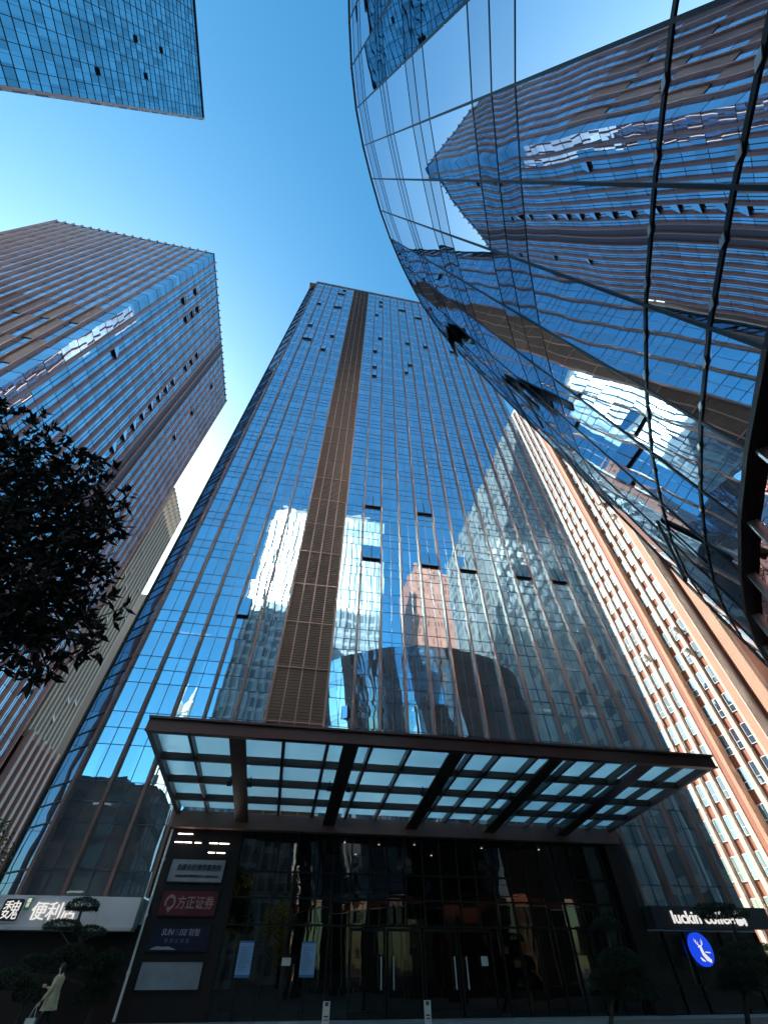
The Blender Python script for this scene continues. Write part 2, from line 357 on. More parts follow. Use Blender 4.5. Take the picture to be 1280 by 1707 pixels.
# ------------------------------------------------------------------ main tower
FB, FH = 4.64, 3.53            # first vision pane sill, floor height
HT = 113.5
FIN0, FS = 1.15, 1.79
fins_r = [FIN0 + FS * k for k in range(0, 14)]
fins_l = [-2.43 - FS * k for k in range(0, 6)]
PX0, PX1 = -5.85, 18.3        # entrance portal
GV = 27.2
def zbase(u): return 6.95 if PX0 < u < PX1 else 3.75
def main_tower():
    T = thing('office_tower', 'tall blue glass tower with bronze fins and a wide brown stripe behind the canopy', 'tower', (6, 27, 0))
    # glass
    g = MB()
    for (x0, x1) in ((-11.4, PX0), (PX1, 25.2)): g.quad((x0, GV, 2.87), (x1, GV, 2.87), (x1, GV, HT - .3), (x0, GV, HT - .3))
    for (x0, x1) in ((PX0, -2.43), (1.15, PX1)): g.quad((x0, GV, 6.95), (x1, GV, 6.95), (x1, GV, HT - .3), (x0, GV, HT - .3))
    g.build('curtain_wall', M['main_glass'], T)
    g = MB(); g.quad((-13.45, 29.25, 2.87), (-11.4, GV, 2.87), (-11.4, GV, HT - .3), (-13.45, 29.25, HT - .3))
    M['corner_glass'] = glass('corner_glass', (0.45, 0.55, 0.70), 0.42, base=(0.03, 0.032, 0.04), amp=.01, nscale=.5)
    g.build('corner_glass', M['corner_glass'], T)
    g = MB(); g.quad((-13.47, 45, 2.87), (-13.47, 29.25, 2.87), (-13.47, 29.25, HT - .3), (-13.47, 45, HT - .3)); g.build('side_glass', M['left_glass'], T)
    for k in range(9): boxpart('side_fin', M['bronze'], T, -13.75, -13.475, 30.0 + 1.79 * k, 30.15 + 1.79 * k, 0, HT)
    # structure behind
    b = MB(); b.box(-13.4, 25.15, 33.0, 45.0, 0, HT - 1)
    b.box(-13.45, -13.25, 29.3, 33.0, 0, HT - .5); b.box(25.0, 25.2, 27.25, 45, 0, HT - .5)
    b.build('core_wall', M['interior'], T)
    b = MB()
    k = 0
    while FB + FH * k < HT:
        z1 = FB + FH * k; b.box(-11.3, 24.95, 27.5, 32.95, z1 - 0.55, z1 - 0.2)
        k += 1
    b.box(-13.2, 24.95, 27.3, 32.95, HT - 1.2, HT - .9)
    b.build('floor_slab', M['slab'], T)
    # blinds (one part: many identical blinds, too many to count)
    b = MB(); rr = random.Random(3)
    for k in range(-1, 30):
        zt = FB + FH * k + 1.72
        for x in [i * FS / 2 + FIN0 - FS * 8 for i in range(0, 44)]:
            x0, x1 = x + .05, x + FS / 2 - .05
            if x0 < -11.2 or x1 > 25 or (-2.5 < x0 < 1.1) or (zt < 8 and PX0 < x0 < PX1): continue
            p = rr.random()
            if p < (.42 if x > 6 else .2):
                h = rr.choice((.4, .8, 1.2, 1.7)); b.quad((x0, 27.42, zt - h), (x1, 27.42, zt - h), (x1, 27.42, zt), (x0, 27.42, zt))
    o = b.build('blind', M['blind'], T); o['kind'] = 'stuff'
    # horizontal mullions and mid-bay mullions
    b = MB()
    def rails(x0, x1, y0, y1, zlo):
        k = -1
        while True:
            z = FB + FH * k
            if z > HT - .5: break
            for dz in (0, 1.765, 2.6475):
                if z + dz > zlo and z + dz < HT - .3: b.box(x0, x1, y0, y1, z + dz - .013, z + dz + .013)
            k += 1
    rails(-11.4, -2.5, GV - .03, GV - .003, 3.8); rails(1.2, 25.2, GV - .03, GV - .003, 3.8)
    b2 = MB()
    for f in fins_r[:-1] + [x - FS for x in fins_l[:-1]]:
        x = f + FS / 2; b2.box(x - .013, x + .013, GV - .034, GV - .004, zbase(x), HT - .3)
    b.build('transom', M['rail'], T)
    b2.build('mullion', M['rail'], T)
    # corner transoms
    b = MB(); k = -1
    while FB + FH * k < HT - 1:
        for dz in (0, 1.765, 2.6475):
            z = FB + FH * k + dz
            if 3.8 < z < HT - .4:
                b.bar((-13.42, 29.2, z), (-11.42, GV - .02, z), .06, .06)
        k += 1
    b.bar((-13.45, 29.2, 2.87), (-13.45, 29.2, HT), .14, .14, n=(1, 0, 0))
    b.build('corner_transom', M['mullion'], T)
    # fins: one mesh, copied
    fin = None
    for f in fins_r + fins_l:
        z0 = zbase(f)
        if f in (fins_l[0], fins_r[0]): z0 = 6.95
        key = z0
        m = MB(); m.box(f - .06, f + .06, 26.95, GV - .002, z0, HT)
        m.box(f - .075, f + .075, 26.92, 26.95, z0, HT)
        m.build('fin', M['bronze'], T)
    # bronze louvre stripe
    m = MB()
    z = 6.95
    while z < HT - .25:
        m.quad((-2.36, 27.075, z), (1.08, 27.075, z), (1.08, 27.10, z + .19), (-2.36, 27.10, z + .19))
        m.quad((-2.36, 27.10, z + .19), (1.08, 27.10, z + .19), (1.08, 27.075, z + .2), (-2.36, 27.075, z + .2))
        z += 0.2
    m.build('louvre_panel', M['louvre'], T)
    m = MB()
    for x in (-1.545, -.64, .27): m.box(x - .04, x + .04, 26.9 if abs(x + .64) < .1 else 26.98, 27.05, 6.95, HT - .1)
    for k in range(1, 31):
        z = FB + FH * k; m.box(-2.36, 1.08, 27.0, 27.06, z - .04, z + .04)
    m.build('louvre_rib', M['bronze'], T)
    m = MB(); m.box(-11.5, 25.2, 27.06, 27.35, HT - .35, HT + .25); m.box(-11.4, 25.2, 27.36, 45, HT - .9, HT - .7)
    m.build('parapet', M['bronze'], T)
    m = MB(); m.bar((-13.5, 29.2, HT), (-11.45, 27.15, HT), .25, .6); m.build('corner_parapet', M['bronze'], T)
    # opened top-hung windows; points read off the facade
    spots = [(-7.0, 108.5), (-7.0, 105.4)]
    px = [(415, 210), (405, 240), (385, 310), (375, 340), (245, 320), (178, 443), (172, 550), (340, 528), (270, 630), (697, 270), (697, 303), (678, 372),
          (688, 545), (660, 768), (658, 838), (897, 585), (1030, 612), (918, 820), (1235, 655), (975, 395), (855, 335), (683, 650), (925, 757)]
    img = [(480 + x / 4.571, 440 + y / 4.571) for x, y in px] + [(620, 842), (705.6, 854), (617, 929), (714, 942), (778, 949), (870, 960), (929, 968), (404, 1025)]
    done = set()
    for (ix, iy) in img:
        u, z = facade_point(ix, iy, 27.0)
        half = math.floor((u - FIN0) / (FS / 2)); fl = round((z - FB) / FH)
        if (half, fl) in done: continue
        done.add((half, fl))
        wide = abs(ix - 620) < 30 and iy > 800 or iy > 840 and iy < 1000 and ix > 650
        n = 2 if (wide or (half + fl) % 3 == 0) else 1
        if n == 2 and half % 2: half -= 1
        x0 = FIN0 + half * FS / 2 + .05; x1 = x0 + FS / 2 * n - .1
        zs = FB + fl * FH + .03
        h = 1.70
        w = MB()
        w.quad((x0, GV - .012, zs), (x1, GV - .012, zs), (x1, GV - .012, zs + h), (x0, GV - .012, zs + h), 0)
        off = .24
        for i in range(n):
            a = x0 + (x1 - x0) * i / n + .02; c = x0 + (x1 - x0) * (i + 1) / n - .02
            w.quad((a, GV - off, zs + .06), (c, GV - off, zs + .06), (c, GV - .08, zs + h), (a, GV - .08, zs + h), 1)
            w.bar((a, GV - off, zs + .03), (c, GV - off, zs + .03), .05, .06, mi=2)
            w.bar((a, GV - off, zs + .05), (a, GV - .07, zs + h), .05, .05, mi=2); w.bar((c, GV - off, zs + .05), (c, GV - .07, zs + h), .05, .05, mi=2)
        w.build('window', [M['black'], M['main_glass'], M['mullion']], T)
    # lit ceiling lamps inside
    lm = MB(); lm.box(0, .9, 29.0, 29.15, 0, .05); first = None
    for (ix, iy) in [(150, 1418), (165, 1352), (343, 1052), (915, 1205), (995, 1218), (300, 1085), (870, 1040), (470, 1213), (860, 1020), (945, 1090)]:
        d = pixray(ix, iy); t = 29.0 / d.y; p = d * t; z = p.z + EYE
        fl = round((z - (FB - .62)) / FH); zz = FB + fl * FH - .62
        if first is None: first = lm.build('ceiling_lamp', M['lamp'], T); first.location = (p.x - .45, 0, zz); attach(first, T); base = first
        else:
            c = base.copy(); COL.objects.link(c); c.location = (p.x - .45, 0, zz)
    return T

def pixray(px, py):
    """direction through a point of the 1280x1707 view, world axes"""
    F = 680.0; th = radians(PITCH); A = radians(YAW)
    x = (px - 640) / F; y = -(py - 853.5) / F
    d = Vector((x, cos(th) - y * sin(th), sin(th) + y * cos(th)))
    return Vector((d.x * cos(A) + d.y * sin(A), -d.x * sin(A) + d.y * cos(A), d.z))
def facade_point(px, py, v):
    d = pixray(px, py); t = v / d.y; return d.x * t, d.z * t + EYE
def at_y(px, py, v):
    u, z = facade_point(px, py, v); return Vector((u, v, z))

MAIN = main_tower()

# ------------------------------------------------------------------ entrance: portal, lobby, doors
def lobby():
    T = MAIN
    p = MB()
    p.box(PX0, -2.3, 26.95, 27.4, 0.14, 6.3)                    # sign pier
    boxpart('portal_pier', M['bronze_dark'], T, 17.6, 18.5, 26.75, 27.4, 0.14, 6.95)
    p.build('portal_pier', M['bronze_dark'], T)
    boxpart('portal_beam', M['bronze'], T, PX0, 18.5, 26.55, 27.15, 6.28, 6.94)
    g = MB(); g.quad((-2.3, 27.1, .14), (17.6, 27.1, .14), (17.6, 27.1, 6.28), (-2.3, 27.1, 6.28)); g.build('lobby_glazing', M['lobby_glass'], T)
    m = MB()
    for z in (2.92, 3.82, 4.75): m.box(-2.3, 17.6, 27.02, 27.09, z - .035, z + .035)
    x = -2.27
    while x < 17.6:
        m.box(x - .03, x + .03, 27.0, 27.095, 2.92 if 3.0 < x < 10.6 else .14, 6.28); x += .93
    m.build('lobby_mullion', M['mullion'], T)
    r = MB(); r.box(-2.3, 17.6, 36, 36.2, 0, 6.6); r.box(-2.4, -2.3, 27.4, 36, 0, 6.6); r.box(17.6, 17.7, 27.4, 36, 0, 6.6)
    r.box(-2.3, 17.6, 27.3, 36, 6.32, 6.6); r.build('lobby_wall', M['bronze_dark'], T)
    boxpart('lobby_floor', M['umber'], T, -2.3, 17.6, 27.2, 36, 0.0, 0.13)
    # revolving-side swing doors
    for i in range(4):
        x0 = 3.4 + i * 1.72
        d = MB(); d.box(x0, x0 + .07, 26.98, 27.06, .16, 2.85); d.box(x0 + 1.58, x0 + 1.65, 26.98, 27.06, .16, 2.85)
        d.box(x0 + .07, x0 + 1.58, 26.98, 27.06, 2.75, 2.85); d.box(x0 + .07, x0 + 1.58, 26.98, 27.06, .16, .34)
        do = d.build('door', M['mullion'], T)
        hx = x0 + (1.4 if i % 2 == 0 else .25)
        h = MB(); h.box(hx, hx + .05, 26.88, 26.93, .95, 1.95); h.box(hx, hx + .05, 26.93, 26.98, 1.0, 1.05); h.box(hx, hx + .05, 26.93, 26.98, 1.85, 1.9)
        ho = h.build('handle', M['window_frame'], do)
    # down-lights in the lobby ceiling
    base = None
    for (x, y) in ((3.1, 29), (5.1, 29.3), (7.1, 29), (11.2, 29.2), (14.7, 29), (8.9, 32), (4.2, 32.5)):
        m = MB(); m.tube([(0, 0, 0), (0, 0, .02)], [.055, .055], 10)
        o = m.build('downlight', M['lamp'], T); o.location = (x, y, 6.28); attach(o, T)
    # tube lamps showing above the sign boards
    for (x0, x1, z) in ((-5.45, -5.15, 6.05), (-5.1, -4.75, 6.05), (-5.5, -5.1, 5.72), (-5.05, -4.7, 5.72), (-4.55, -4.25, 5.72), (-3.85, -3.45, 5.72), (-3.38, -2.9, 5.72), (-3.8, -3.5, 5.36), (-3.4, -3.0, 5.36)):
        boxpart('tube_lamp', M['lamp'], T, x0, x1, 26.925, 26.948, z, z + .028)
    # shop strip at the left and the cafe bay at the right
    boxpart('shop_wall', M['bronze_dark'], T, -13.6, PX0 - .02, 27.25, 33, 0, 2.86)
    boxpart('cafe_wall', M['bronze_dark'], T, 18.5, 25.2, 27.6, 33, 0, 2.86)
    g = MB(); g.quad((18.5, 27.22, .14), (25.2, 27.22, .14), (25.2, 27.22, 2.86), (18.5, 27.22, 2.86)); g.build('cafe_glazing', M['lobby_glass'], T)
    m = MB()
    for x in (18.55, 19.6, 20.8, 22.9, 24.0, 25.1): m.box(x - .04, x + .04, 27.12, 27.2, .14, 2.86)
    m.box(18.5, 25.2, 27.12, 27.2, 1.0, 1.06); m.build('cafe_mullion', M['mullion'], T)
lobby()

# ------------------------------------------------------------------ towers on the left
def finned_tower():
    T = thing('office_tower', 'brown finned tower at the left with staggered glass strips between its fins', 'tower', (-52, 45, 0))
    X, Y0, Y1, X1, H = -35.6, 25.4, 63.7, -70.5, 113.0
    b = MB(); b.box(X1, X - .1, Y0 + .1, Y1 - .05, 0, H - .5); b.build('core_wall', M['bronze_dark'], T)
    g = MB(); p = MB()
    nb = 20
    ys = [Y0 + 1.9 + FS * k for k in range(0, 21)]
    # side facing +X : glass, with one solid bronze stripe two bays wide
    g.quad((X - .05, Y0 + .05, 0), (X - .05, ys[10], 0), (X - .05, ys[10], H), (X - .05, Y0 + .05, H))
    g.quad((X - .05, ys[12], 0), (X - .05, Y1, 0), (X - .05, Y1, H), (X - .05, ys[12], H))
    p.quad((X + .05, ys[10], 0), (X + .05, ys[12], 0), (X + .05, ys[12], H), (X + .05, ys[10], H))
    # side facing -Y : glass strips interrupted by bronze panels in a staggered pattern
    xs = [X - 1.9 - FS * k for k in range(0, 19)]
    g.quad((xs[0], Y0 + .05, 0), (X - .05, Y0 + .05, 0), (X - .05, Y0 + .05, H), (xs[0], Y0 + .05, H))
    for i in range(len(xs) - 1):
        a, c = xs[i + 1], xs[i]
        top = 67.5 if i % 2 == 0 else 60.7
        g.quad((a, Y0 + .05, top), (c, Y0 + .05, top), (c, Y0 + .05, H), (a, Y0 + .05, H))
        z = top; solid = True
        while z > 0:
            z0 = max(0, z - 6.85)
            if solid: p.quad((a, Y0 - .05, z0), (c, Y0 - .05, z0), (c, Y0 - .05, z), (a, Y0 - .05, z))
            else: g.quad((a, Y0 + .05, z0), (c, Y0 + .05, z0), (c, Y0 + .05, z), (a, Y0 + .05, z))
            z = z0; solid = not solid
    g.build('curtain_wall', M['left_glass'], T)
    M['panel'] = pbr('brown_metal_panel', (0.085, 0.040, 0.034), .45, 0, .25, .4, streak=True); p.build('bronze_panel', M['panel'], T)
    m = MB()
    k = 0
    while FH * k < H:
        for dz in (0,):
            z = 2.87 + FH * k + dz
            if z < H: m.box(X - .05, X - .02, Y0 + .05, ys[10], z - .015, z + .015); m.box(X - .05, X - .02, ys[12], Y1, z - .015, z + .015); m.box(X1, X - .05, Y0 + .02, Y0 + .05, z - .015, z + .015)
        k += 1
    m.build('transom', M['mullion'], T)
    m = MB()
    for y in ys[:-1]:
        if not (ys[10] <= y < ys[12]): m.box(X - .049, X + .0, y + .88, y + .91, 0, H)
    m.build('mullion', M['mullion'], T)
    src = None
    for y in ys:
        if src is None:
            m = MB(); m.box(X - .06, X + .31, -.075, .075, 0, H + .4); src = m.build('fin', M['umber'], T); src.location = (0, y, 0); attach(src, T)
        else:
            c = src.copy(); COL.objects.link(c); c.location = (0, y, 0)
    src = None
    for x in xs:
        if src is None:
            m = MB(); m.box(-.075, .075, Y0 - .27, Y0 + .06, 0, H + .4); src = m.build('fin', M['umber'], T); src.location = (x, 0, 0); attach(src, T)
        else:
            c = src.copy(); COL.objects.link(c); c.location = (x, 0, 0)
    m = MB(); m.box(X1, X - .05, Y0 + .05, Y1, H - .5, H + .4); m.build('parapet', M['left_glass'], T)
    # windows standing open in one bay of the side
    rr = random.Random(5)
    for (bay, lo, hi, n) in ((8, 40, 96, 15), (3, 70, 100, 4), (1, 60, 100, 3), (14, 50, 105, 4)):
        for i in range(n):
            k = int(rr.uniform(lo, hi) / FH) if n < 10 else int((lo + (hi - lo) * i / n) / FH)
            z = 2.87 + FH * k + .05; y0 = ys[bay] + .15; y1 = ys[bay + 1] - .15
            w = MB(); w.quad((X - .005, y0, z), (X - .005, y1, z), (X - .005, y1, z + 1.65), (X - .005, y0, z + 1.65), 0)
            w.quad((X + .3, y0, z), (X + .3, y1, z), (X + .02, y1, z + 1.65), (X + .02, y0, z + 1.65), 1)
            w.bar((X + .3, y0, z), (X + .3, y1, z), .05, .05, mi=2)
            w.build('window', [M['black'], M['left_glass'], M['mullion']], T)
finned_tower()

def blue_tower():
    T = thing('office_tower', 'blue gridded glass tower rising behind the viewer at upper left', 'tower', (-50, -11, 0))
    X, Y0, Y1, H = -35.6, -25.0, 2.3, 112.7
    b = MB(); b.box(-66, X - .1, Y0, Y1 - .12, 0, H - .5); b.build('core_wall', M['concrete'], T)
    g = MB(); g.quad((X, Y0, 0), (X, Y1, 0), (X, Y1, H), (X, Y0, H)); g.build('curtain_wall', M['blue_glass'], T)
    m = MB(); y = Y1 - 1.45; i = 0
    while y > Y0:
        m.box(X + .002, X + .08, y - .03, y + .03, 0, H); y -= 1.72
    m.build('mullion', M['mullion'], T)
    m = MB(); y = Y1 - .6
    while y > Y0:
        m.box(X + .002, X + .04, y - .012, y + .012, 0, H); y -= 1.72
    k = 0
    while 1.0 + 3.5 * k < H:
        z = 1.0 + 3.5 * k
        for dz in (0, 1.75): m.box(X + .003, X + .05, Y0, Y1, z + dz - .015, z + dz + .015)
        k += 1
    m.build('transom', M['mullion'], T)
    m = MB(); m.box(X - .5, X + .25, Y1 - .1, Y1 + .12, 0, H + .2); m.build('corner_fin', M['umber'], T)
    m = MB(); m.box(-66, X - .52, Y1 - .1, Y1 + .3, 0, H + .2); m.box(X - .52, X + .08, Y1 + .125, Y1 + .3, 0, H); M['side'] = grid_facade('pale_side_facade', (0.55, 0.53, 0.52), (0.26, 0.28, 0.31), 2.0, 3.5, (.25, .35)); m.build('side_wall', M['side'], T)
    m = MB(); m.box(X - .4, X + .18, Y0, Y1 - .11, H, H + .3); m.build('parapet', M['mullion'], T)
    for (px, py) in ((225, 58), (275, 92), (172, 115), (249, 122)):
        d = pixray(px, py); t = X / d.x; p = d * t; z = p.z + EYE
        z = 1.0 + 1.75 * floor((z - 1.0) / 1.75); y = Y1 - 1.45 - .86 * floor((Y1 - 1.45 - p.y) / .86)
        w = MB(); w.quad((X + .06, y - .8, z + .1), (X + .06, y - .08, z + .1), (X + .06, y - .08, z + .62), (X + .06, y - .8, z + .62), 0)
        w.quad((X + .3, y - .8, z + .1), (X + .3, y - .08, z + .1), (X + .08, y - .08, z + .62), (X + .08, y - .8, z + .62), 1)
        w.build('window', [M['black'], M['blue_glass']], T)
blue_tower()

def far_tower():
    T = thing('office_tower', 'pale striped tower with lattice crown beyond the brown finned tower', 'tower', (-45, 84, 0))
    X, Y0, Y1, H = -37.0, 66.5, 77.0, 75.6
    M['pale_fin'] = pbr('pale_fin', (0.50, 0.44, 0.36), 0.6, 0, .1, .3, streak=True)
    b = MB(); b.box(-60, X - .3, Y0, Y1 - .1, 0, H - 7); b.build('core_wall', M['concrete'], T)
    g = MB(); g.quad((X - .25, Y0, 0), (X - .25, Y1, 0), (X - .25, Y1, H - 7), (X - .25, Y0, H - 7)); g.build('curtain_wall', M['left_glass'], T)
    src = None; y = Y0 + .3
    while y < Y1 + .1:
        if src is None:
            m = MB(); m.box(X - .24, X + .3, -.2, .2, 0, H); src = m.build('fin', M['pale_fin'], T); src.location = (0, y, 0); attach(src, T)
        else: c = src.copy(); COL.objects.link(c); c.location = (0, y, 0)
        y += 1.2
    m = MB()
    for z in (H - 7, H - 4.5, H - 2.2, H - .1): m.box(X - .4, X + .1, Y0, Y1, z - .2, z + .25)
    m.build('crown_rail', M['pale_fin'], T)
    rr = random.Random(9)
    for i in range(14):
        y = Y0 + .5 + 1.2 * rr.randint(0, 7); z = rr.uniform(24, 60)
        w = MB(); w.quad((X + .55, y, z), (X + .55, y + .7, z), (X - .1, y + .7, z + 1.3), (X - .1, y, z + 1.3)); w.build('window', M['white_paint'], T)
    P = thing('podium_building', 'dark brown finned podium at the foot of the pale striped tower', 'building', (-40, 70, 0))
    b = MB(); b.box(-60, -35.4, 64.2, 79, 0, 21.6); b.build('wall', M['bronze_dark'], P)
    src = None; y = 64.6
    while y < 79:
        if src is None:
            m = MB(); m.box(-35.4, -34.6, -.35, .35, 0, 22.4); src = m.build('fin', M['umber'], P); src.location = (0, y, 0); attach(src, P)
        else: c = src.copy(); COL.objects.link(c); c.location = (0, y, 0)
        y += 1.8
    m = MB(); m.box(-36, -35.0, 64.2, 79, 21.61, 22.2); m.build('parapet', M['umber'], P)
    Q = thing('office_tower', 'thin sliver of sky blue glass tower between the left towers and main tower', 'tower', (-30, 96, 0))
    b = MB(); b.box(-60, -36.3, 90, 118, 0, 62); b.build('core_wall', M['concrete'], Q)
    g = MB(); g.quad((-36.2, 90, 0), (-36.2, 118, 0), (-36.2, 118, 62.3), (-36.2, 90, 62.3)); g.build('curtain_wall', M['blue_glass'], Q)
    m = MB()
    for k in range(17): m.box(-36.19, -36.1, 90, 118, 3.6 * k, 3.6 * k + .25)
    for k in range(10): m.box(-36.19, -36.0, 90 + 3 * k, 90.2 + 3 * k, 0, 62.2)
    m.build('mullion', M['white_paint'], Q)
far_tower()

# ------------------------------------------------------------------ brick hotel on the right
def hotel():
    T = thing('hotel_tower', 'sunlit red brick tower with white pilasters right of the glass tower', 'tower', (55, 42, 0))
    X, H, FL = 47.0, 108.6, 3.29
    b = MB(); b.box(X + .45, 75, 34.25, 62, 0, H); b.build('wall', M['brick'], T)
    pil = [(48.30, 48.80), (46.55, 47.25), (44.90, 45.60), (41.60, 42.27), (39.95, 40.62), (38.28, 38.92), (49.98, 50.6)]
    src = {}
    for (a, c) in pil:
        m = MB(); m.box(X + .10, X + .45, a + .06, c - .04, 0, H + .6)
        m.build('pilaster', M['cream'], T)
    m = MB(); m.box(X - .25, X + .45, 43.40, 43.88, 0, H + .6); m.build('pilaster', M['tan'], T)
    m = MB(); m.box(X - 1.0, X + .45, 36.72, 37.68, 0, H + .6); m.build('pilaster', M['tan'], T)
    m = MB(); m.box(X - 1.02, X + .45, 36.60, 36.715, 0, H + .6); m.build('corner_strip', M['cream'], T)
    m = MB(); m.box(X + .2, X + .45, 37.69, 38.2, 0, H); m.build('shade_strip', M['bronze_dark'], T)  # dark strip put in for the shade beside the pilaster
    m = MB(); m.box(X + .1, X + .45, 43.9, 44.8, 0, H); m.build('bay_panel', M['brick'], T)
    m = MB(); m.box(X - .3, X + .45, 34.2, 35.55, 0, H + .6); m.build('pilaster', M['tan'], T)
    cols = [(49.02, 49.8), (47.32, 48.12), (45.66, 46.36), (42.33, 43.3), (40.68, 41.4), (39.0, 39.76)]
    cols += [(50.7, 51.4)]
    wins = []
    for ci, (a, c) in enumerate(cols):
        for k in range(0, 33):
            z1 = 29.37 + FL * (k - 8) + (.12 if ci > 3 else 0)
            if z1 < 3: continue
            wins.append((a, c, z1 - 2.05, z1))
    # the hundred that show largest (lowest) are parts of their own
    wins.sort(key=lambda w: w[2] + 2.0 * (w[0] - 38))
    far = MB()
    def add(mb, a, c, z0, z1):
        mb.box(X + .36, X + .44, a, c, z0, z1, 0)
        mb.box(X + .33, X + .36, a, a + .05, z0, z1, 1); mb.box(X + .33, X + .36, c - .05, c, z0, z1, 1)
        mb.box(X + .33, X + .36, a + .05, c - .05, z0, z0 + .06, 1); mb.box(X + .33, X + .36, a + .05, c - .05, z1 - .06, z1, 1); mb.box(X + .335, X + .36, a + .05, c - .05, z0 + .7, z0 + .75, 1)
    for i, w in enumerate(wins):
        if i < 100: m = MB(); add(m, *w); m.build('window', [M['pink_glass'], M['window_frame']], T)
        else: add(far, *w)
    o = far.build('upper_window', [M['pink_glass'], M['window_frame']], T); o['kind'] = 'stuff'
    m = MB(); m.box(X + .2, 75, 34.2, 62, H, H + .8); m.build('parapet', M['cream'], T)
    # small white awning windows standing open
    for (px, py) in ((1122, 1050), (1072, 1095), (1020, 860), (985, 795), (1000, 842), (1142, 1085)):
        d = pixray(px, py); t = X / d.x; p = d * t
        m = MB(); y, z = p.y, p.z + EYE
        m.quad((X - .75, y - .35, z - .3), (X - .75, y + .35, z - .3), (X + .3, y + .35, z + .5), (X + .3, y - .35, z + .5))
        m.box(X + .0, X + .3, y - .3, y + .3, z - .55, z - .1); m.build('awning', M['white_paint'], T)
hotel()

